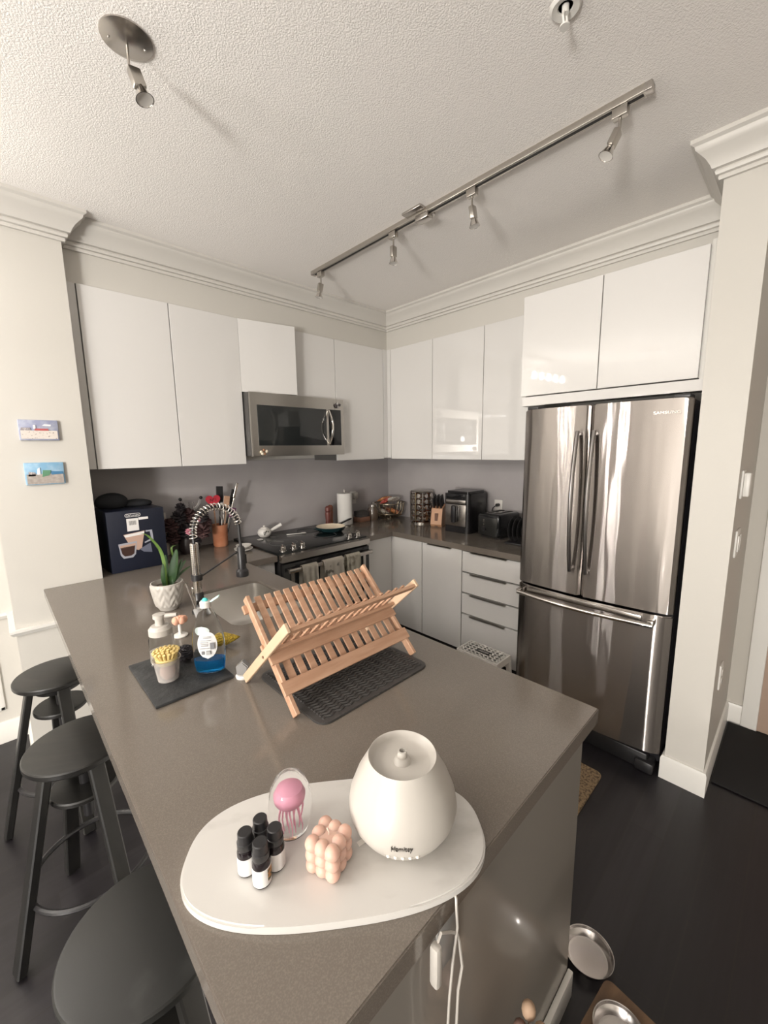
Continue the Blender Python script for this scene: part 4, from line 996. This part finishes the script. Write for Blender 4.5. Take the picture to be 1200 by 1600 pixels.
oil('front essential oil bottle with an orange and brown label picture', .2325, .527, -1.1, True)
oil('left essential oil bottle with a plain white label', .2235, .560, 0, False)
oil('back essential oil bottle mostly hidden behind the other three', .252, .565, 0, False)
oil('right essential oil bottle with a small dark leaf on its label', .261, .534, -.9, False)

# cord and plug at the end panel
t = thing('wall_outlet', 'pale outlet box on the glossy end panel below the worktop', 'outlet', (.452, .338, .800))
MB().box((-.026, -.006, -.055), (.026, 0, .045), .003).done('cover_plate', mat('clear_grey_plate', (.25, .24, .225), .2), t)
WP = Vector((.462, .322, .775))
def wp(*q): return [WP+Vector(p) for p in q]
M_ = Matrix.Translation(WP)
MB().box((-.088, -.030, .045), (-.074, -.014, .115), .005, M=M_).done('power_adapter', ceramic_m, diffuser, world=True)
MB().tube([(.470, .42, TZ+.0022), (.455, .33, TZ+.0022), (.442, .314, TZ+.0022), (.437, .306, TZ-.003), (.434, .303, .90), (.433, .300, .87), (.423, .300, .819), (.415, .300, .756), (.412, .3, .709), (.42, .3, .55), (.40, .3, .35), (.42, .3, .03)], .0022, 6).done('cord', ceramic_m, diffuser, world=True)
MB().tube([(.432, .300, .86), (.438, .300, .84), (.448, .300, .781), (.438, .300, .745), (.435, .300, .681), (.44, .3, .5), (.45, .3, .03)], .0024, 6).done('cord', ceramic_m, diffuser, world=True)
MB().tube([(.381, .300, .885), (.395, .302, .895), (.420, .302, .872), (.431, .301, .860)], .0022, 6).done('cord', ceramic_m, diffuser, world=True)

# ------------------------------------------------------------------ bar stools
def stool(label, x, y, rz, seat_m=blackwood_m):
    t = thing('bar_stool', label, 'stool', (x, y, 0), rz, 'black bar stools along the peninsula')
    MB().lathe([(0, .628), (.145, .628), (.150, .634), (.150, .647), (.147, .651), (.143, .652), (0, .650)], seg=56).done('seat', seat_m, t)
    MB().lathe([(0, .585), (.085, .585), (.088, .590), (.088, .627), (0, .627)], seg=36).done('seat_hub', blackwood_m, t)
    MB().lathe([(0, .485), (.094, .485), (.098, .489), (.098, .499), (.094, .503), (0, .503)], seg=36).done('lower_disc', blackwood_m, t)
    MB().cyl((0, 0, .38), (0, 0, .59), .016).done('screw_post', blackplastic_m, t)
    for k in range(4):
        a = PI/4+k*PI/2; c_, s_ = math.cos(a), math.sin(a)
        MB().bar((.232*c_, .232*s_, .006), (.096*c_, .096*s_, .617), .044, .026, (-s_, c_, 0), .004).done('leg', blackwood_m, t)
    MB().tube([(.176*math.cos(2*PI*i/48), .176*math.sin(2*PI*i/48), .205) for i in range(48)], .0085, 8, closed=True).done('foot_ring', blackplastic_m, t)
    return t
R0 = math.radians(14.6)-PI/4
stool('black bar stool farthest away, by the column', .108, 2.19, math.radians(4.8)-PI/4)
stool('middle black bar stool whose foot ring shows fully', .110, 1.585, R0)
stool('nearest black bar stool, worn seat with pale scuffs, cut by the bottom edge', .120, .825, R0+.1, seatworn_m)

# ------------------------------------------------------------------ pictures on the column
def tile(label, cx, cz, w_, h_, kind):
    t = thing('picture_magnet', label, 'picture', (cx, 2.625, cz), 0, 'small pictures on the column')
    y0 = -.014
    MB().box((-w_/2, y0, -h_/2), (w_/2, 0, h_/2), .003).done('panel', mat('sky_%s' % kind, (.28, .30, .42) if kind == 'town' else (.20, .38, .55), .35, vary=(30, (.42, .44, .52) if kind == 'town' else (.35, .50, .62), .4, .7)), t)
    def rel(poly, nm, m_, d_=.002): MB().prism([(a*w_, b*h_) for a, b in poly], 0, d_, M=face_M((0, y0, 0), (1, 0, 0), (0, 0, 1))).done(nm, m_, t)
    if kind == 'town':
        rel([(-.46, -.42), (.46, -.42), (.46, -.02), (-.46, -.02)], 'houses', mat('town_white', (.66, .60, .55), .5, vary=(120, (.25, .2, .18), .6, .66)), .003)
        rel([(-.12, -.02), (.25, -.02), (.22, .08), (-.10, .08)], 'red_roofs', mat('town_red', (.45, .10, .10), .5), .004)
        rel([(-.14, .05), (-.08, .05), (-.08, .25), (-.14, .25)], 'tower', mat('tower_white', (.75, .74, .76), .5), .004)
        rel([(.08, .22), (.30, .20), (.32, .28), (.15, .30)], 'cloud', mat('cloud_white', (.75, .74, .76), .5))
        rel([(-.46, -.02), (-.2, -.02), (-.22, .12), (-.44, .12)], 'grey_houses', mat('town_grey', (.30, .27, .28), .5, vary=(90, (.6, .55, .52), .55, .62)), .003)
    else:
        rel([(-.46, -.46), (.46, -.46), (.46, -.05), (.1, -.02), (-.46, -.02)], 'promenade', mat('plaza_taupe', (.33, .29, .26), .5, vary=(60, (.45, .4, .36), .4, .7)), .003)
        rel([(-.08, -.15), (.10, -.08), (.16, .14), (-.05, .16)], 'green_hill', mat('hill_green', (.10, .24, .14), .5), .004)
        rel([(.16, -.06), (.46, -.04), (.46, .08), (.16, .10)], 'sea', mat('sea_blue', (.06, .18, .32), .4), .004)
        rel([(-.2, -.04), (-.12, -.04), (-.12, .28), (-.18, .22)], 'monument', mat('tower_white'), .004)
        rel([(-.42, -.1), (-.24, -.1), (-.24, .06), (-.40, .10)], 'houses', mat('town_grey'), .003)
tile('upper small picture of a white town with red roofs on the column', .195, 1.707, .150, .098, 'town')
tile('lower small picture of a blue bay and green hill on the column', .195, 1.497, .152, .108, 'bay')

# ------------------------------------------------------------------ floor things
o = MB().prism(rrect(1.33, .54, 1.985, 1.75, .03), .001, .011, bev=.003).done('jute_mat', mat('jute', (.30, .21, .12), .9, vary=(90, (.12, .08, .05), .48, .6), bump=((120, 60, 1), 1, .01))); tag(o, 'tan woven jute mat on the floor between peninsula and fridge', 'mat')
o = MB().box((2.303, -.75, .001), (2.90, .165, .012), .003).done('door_mat', mat('black_mat', (.008, .007, .007), .95)); tag(o, 'black floor mat in the hall beside the wall end', 'mat')
# perforated step stool / crate
t = thing('step_stool', 'white plastic step stool with a perforated top beside the drawers', 'step stool', (2.09, 1.29, 0))
b = MB(); X0, X1, Y0, Y1, Z = -.07, .07, -.135, .135, .33; nx, ny = 5, 9
for i in range(nx+1):
    x = X0+(X1-X0)*i/nx; b.box((x-.0075, Y0, Z-.008), (x+.0075, Y1, Z))
for j in range(ny+1):
    y = Y0+(Y1-Y0)*j/ny; b.box((X0, y-.0085, Z-.008), (X1, y+.0085, Z))
b.box((-.02, -.045, Z-.014), (.02, .045, Z)); b.done('perforated_top', ceramicg_m, t)
MB().box((-.008, -.035, Z), (.008, .035, Z+.002)).done('grip_insert', mat('grey_grip', (.25, .24, .23), .5), t)
b = MB()
for (a0, a1, b0, b1) in ((X0-.01, X0, Y0-.01, Y1+.01), (X1, X1+.01, Y0-.01, Y1+.01), (X0, X1, Y0-.01, Y0), (X0, X1, Y1, Y1+.01)): b.box((a0, b0, Z-.04), (a1, b1, Z+.001))
b.done('rim', ceramicg_m, t)
for sx in (-1, 1):
    for sy in (-1, 1): MB().bar((sx*.085, sy*.15, 0), (sx*.07, sy*.135, Z-.03), .03, .02, (0, 1, 0), .003).done('leg', ceramicg_m, t)
# pet bowls
def bowl(name, label, x, y, z, r, h):
    o = MB().lathe([(0, .002), (r*.72, .002), (r*.80, 0), (r, h), (r*1.03, h+.001), (r*1.03, h-.002), (r*.98, h-.004), (r*.80, .006), (r*.70, .005), (0, .005)], seg=44).done(name, mat('bowl_steel', (.55, .52, .50), .22, 1)); at(o, (x, y, z)); tag(o, label, 'bowl'); return o
bowl('pet_bowl', 'empty stainless steel pet bowl on the dark floor beside the peninsula end', 1.175, .322, .001, .070, .030)
t = thing('bowl_stand', 'low wooden pet feeder stand at the bottom edge of the picture', 'feeder', (.925, .105, 0), -.1)
wd = mat('walnut', (.085, .045, .022), .45, vary=((6, 40, 6), (.14, .08, .04), .4, .7))
b = MB(); outer = rrect(-.165, -.16, .155, .16, .02); 
bm = b.bm
def ringv(pts, z):
    vs = [bm.verts.new((x, y, z)) for x, y in pts]; return vs, [bm.edges.new((vs[i], vs[(i+1) % len(vs)])) for i in range(len(vs))]
hole = [(.062+.063*math.cos(2*PI*i/40), .086+.063*math.sin(2*PI*i/40)) for i in range(40)]
RR = {}
for z in (.085, .10):
    ov, oe = ringv(outer, z); hv, he = ringv(hole, z); bmesh.ops.triangle_fill(bm, use_beauty=True, edges=oe+he); RR[z] = (ov, hv)
for k in (0, 1):
    A_, B_ = RR[.085][k], RR[.10][k]
    for i in range(len(A_)): j = (i+1) % len(A_); bm.faces.new((A_[i], A_[j], B_[j], B_[i]))
b.done('top_board', wd, t)
for sx in (-.145, .135):
    for sy in (-.14, .14): MB().box((sx-.015, sy-.015, 0), (sx+.015, sy+.015, .085), .002).done('leg', wd, t)
bowl('pet_bowl', 'stainless steel pet bowl set into the wooden feeder stand', .9953, .1844, .072, .0625, .033)
t = thing('dried_bud_vase', 'tall brown vase of dried buds in front of the end panel at the bottom edge', 'vase', (.600, .235, 0))
MB().lathe([(0, 0), (.045, 0), (.055, .05), (.05, .28), (.035, .38), (.038, .40), (.030, .40), (0, .38)], seg=32).done('vase', mat('woven_brown', (.13, .08, .05), .7, bump=((60, 60, 120), .8, .004)), t)
random.seed(3); cs_ = [mat('bud_tan', (.40, .27, .18), .7), mat('bud_brown', (.16, .09, .07), .7), mat('bud_pink', (.42, .27, .23), .7)]
for i in range(26):
    a = i*2.4; rr = .008+.0085*(i % 5); z = .415+.0048*i
    b = MB().sph((rr*math.cos(a), rr*math.sin(a)*.8, z), .0135, (1, 1, 1.4)).cyl((rr*.4*math.cos(a), rr*.4*math.sin(a), .385), (rr*math.cos(a), rr*math.sin(a)*.8, z), .0015, seg=6)
    b.done('bud', cs_[i % 3], t)
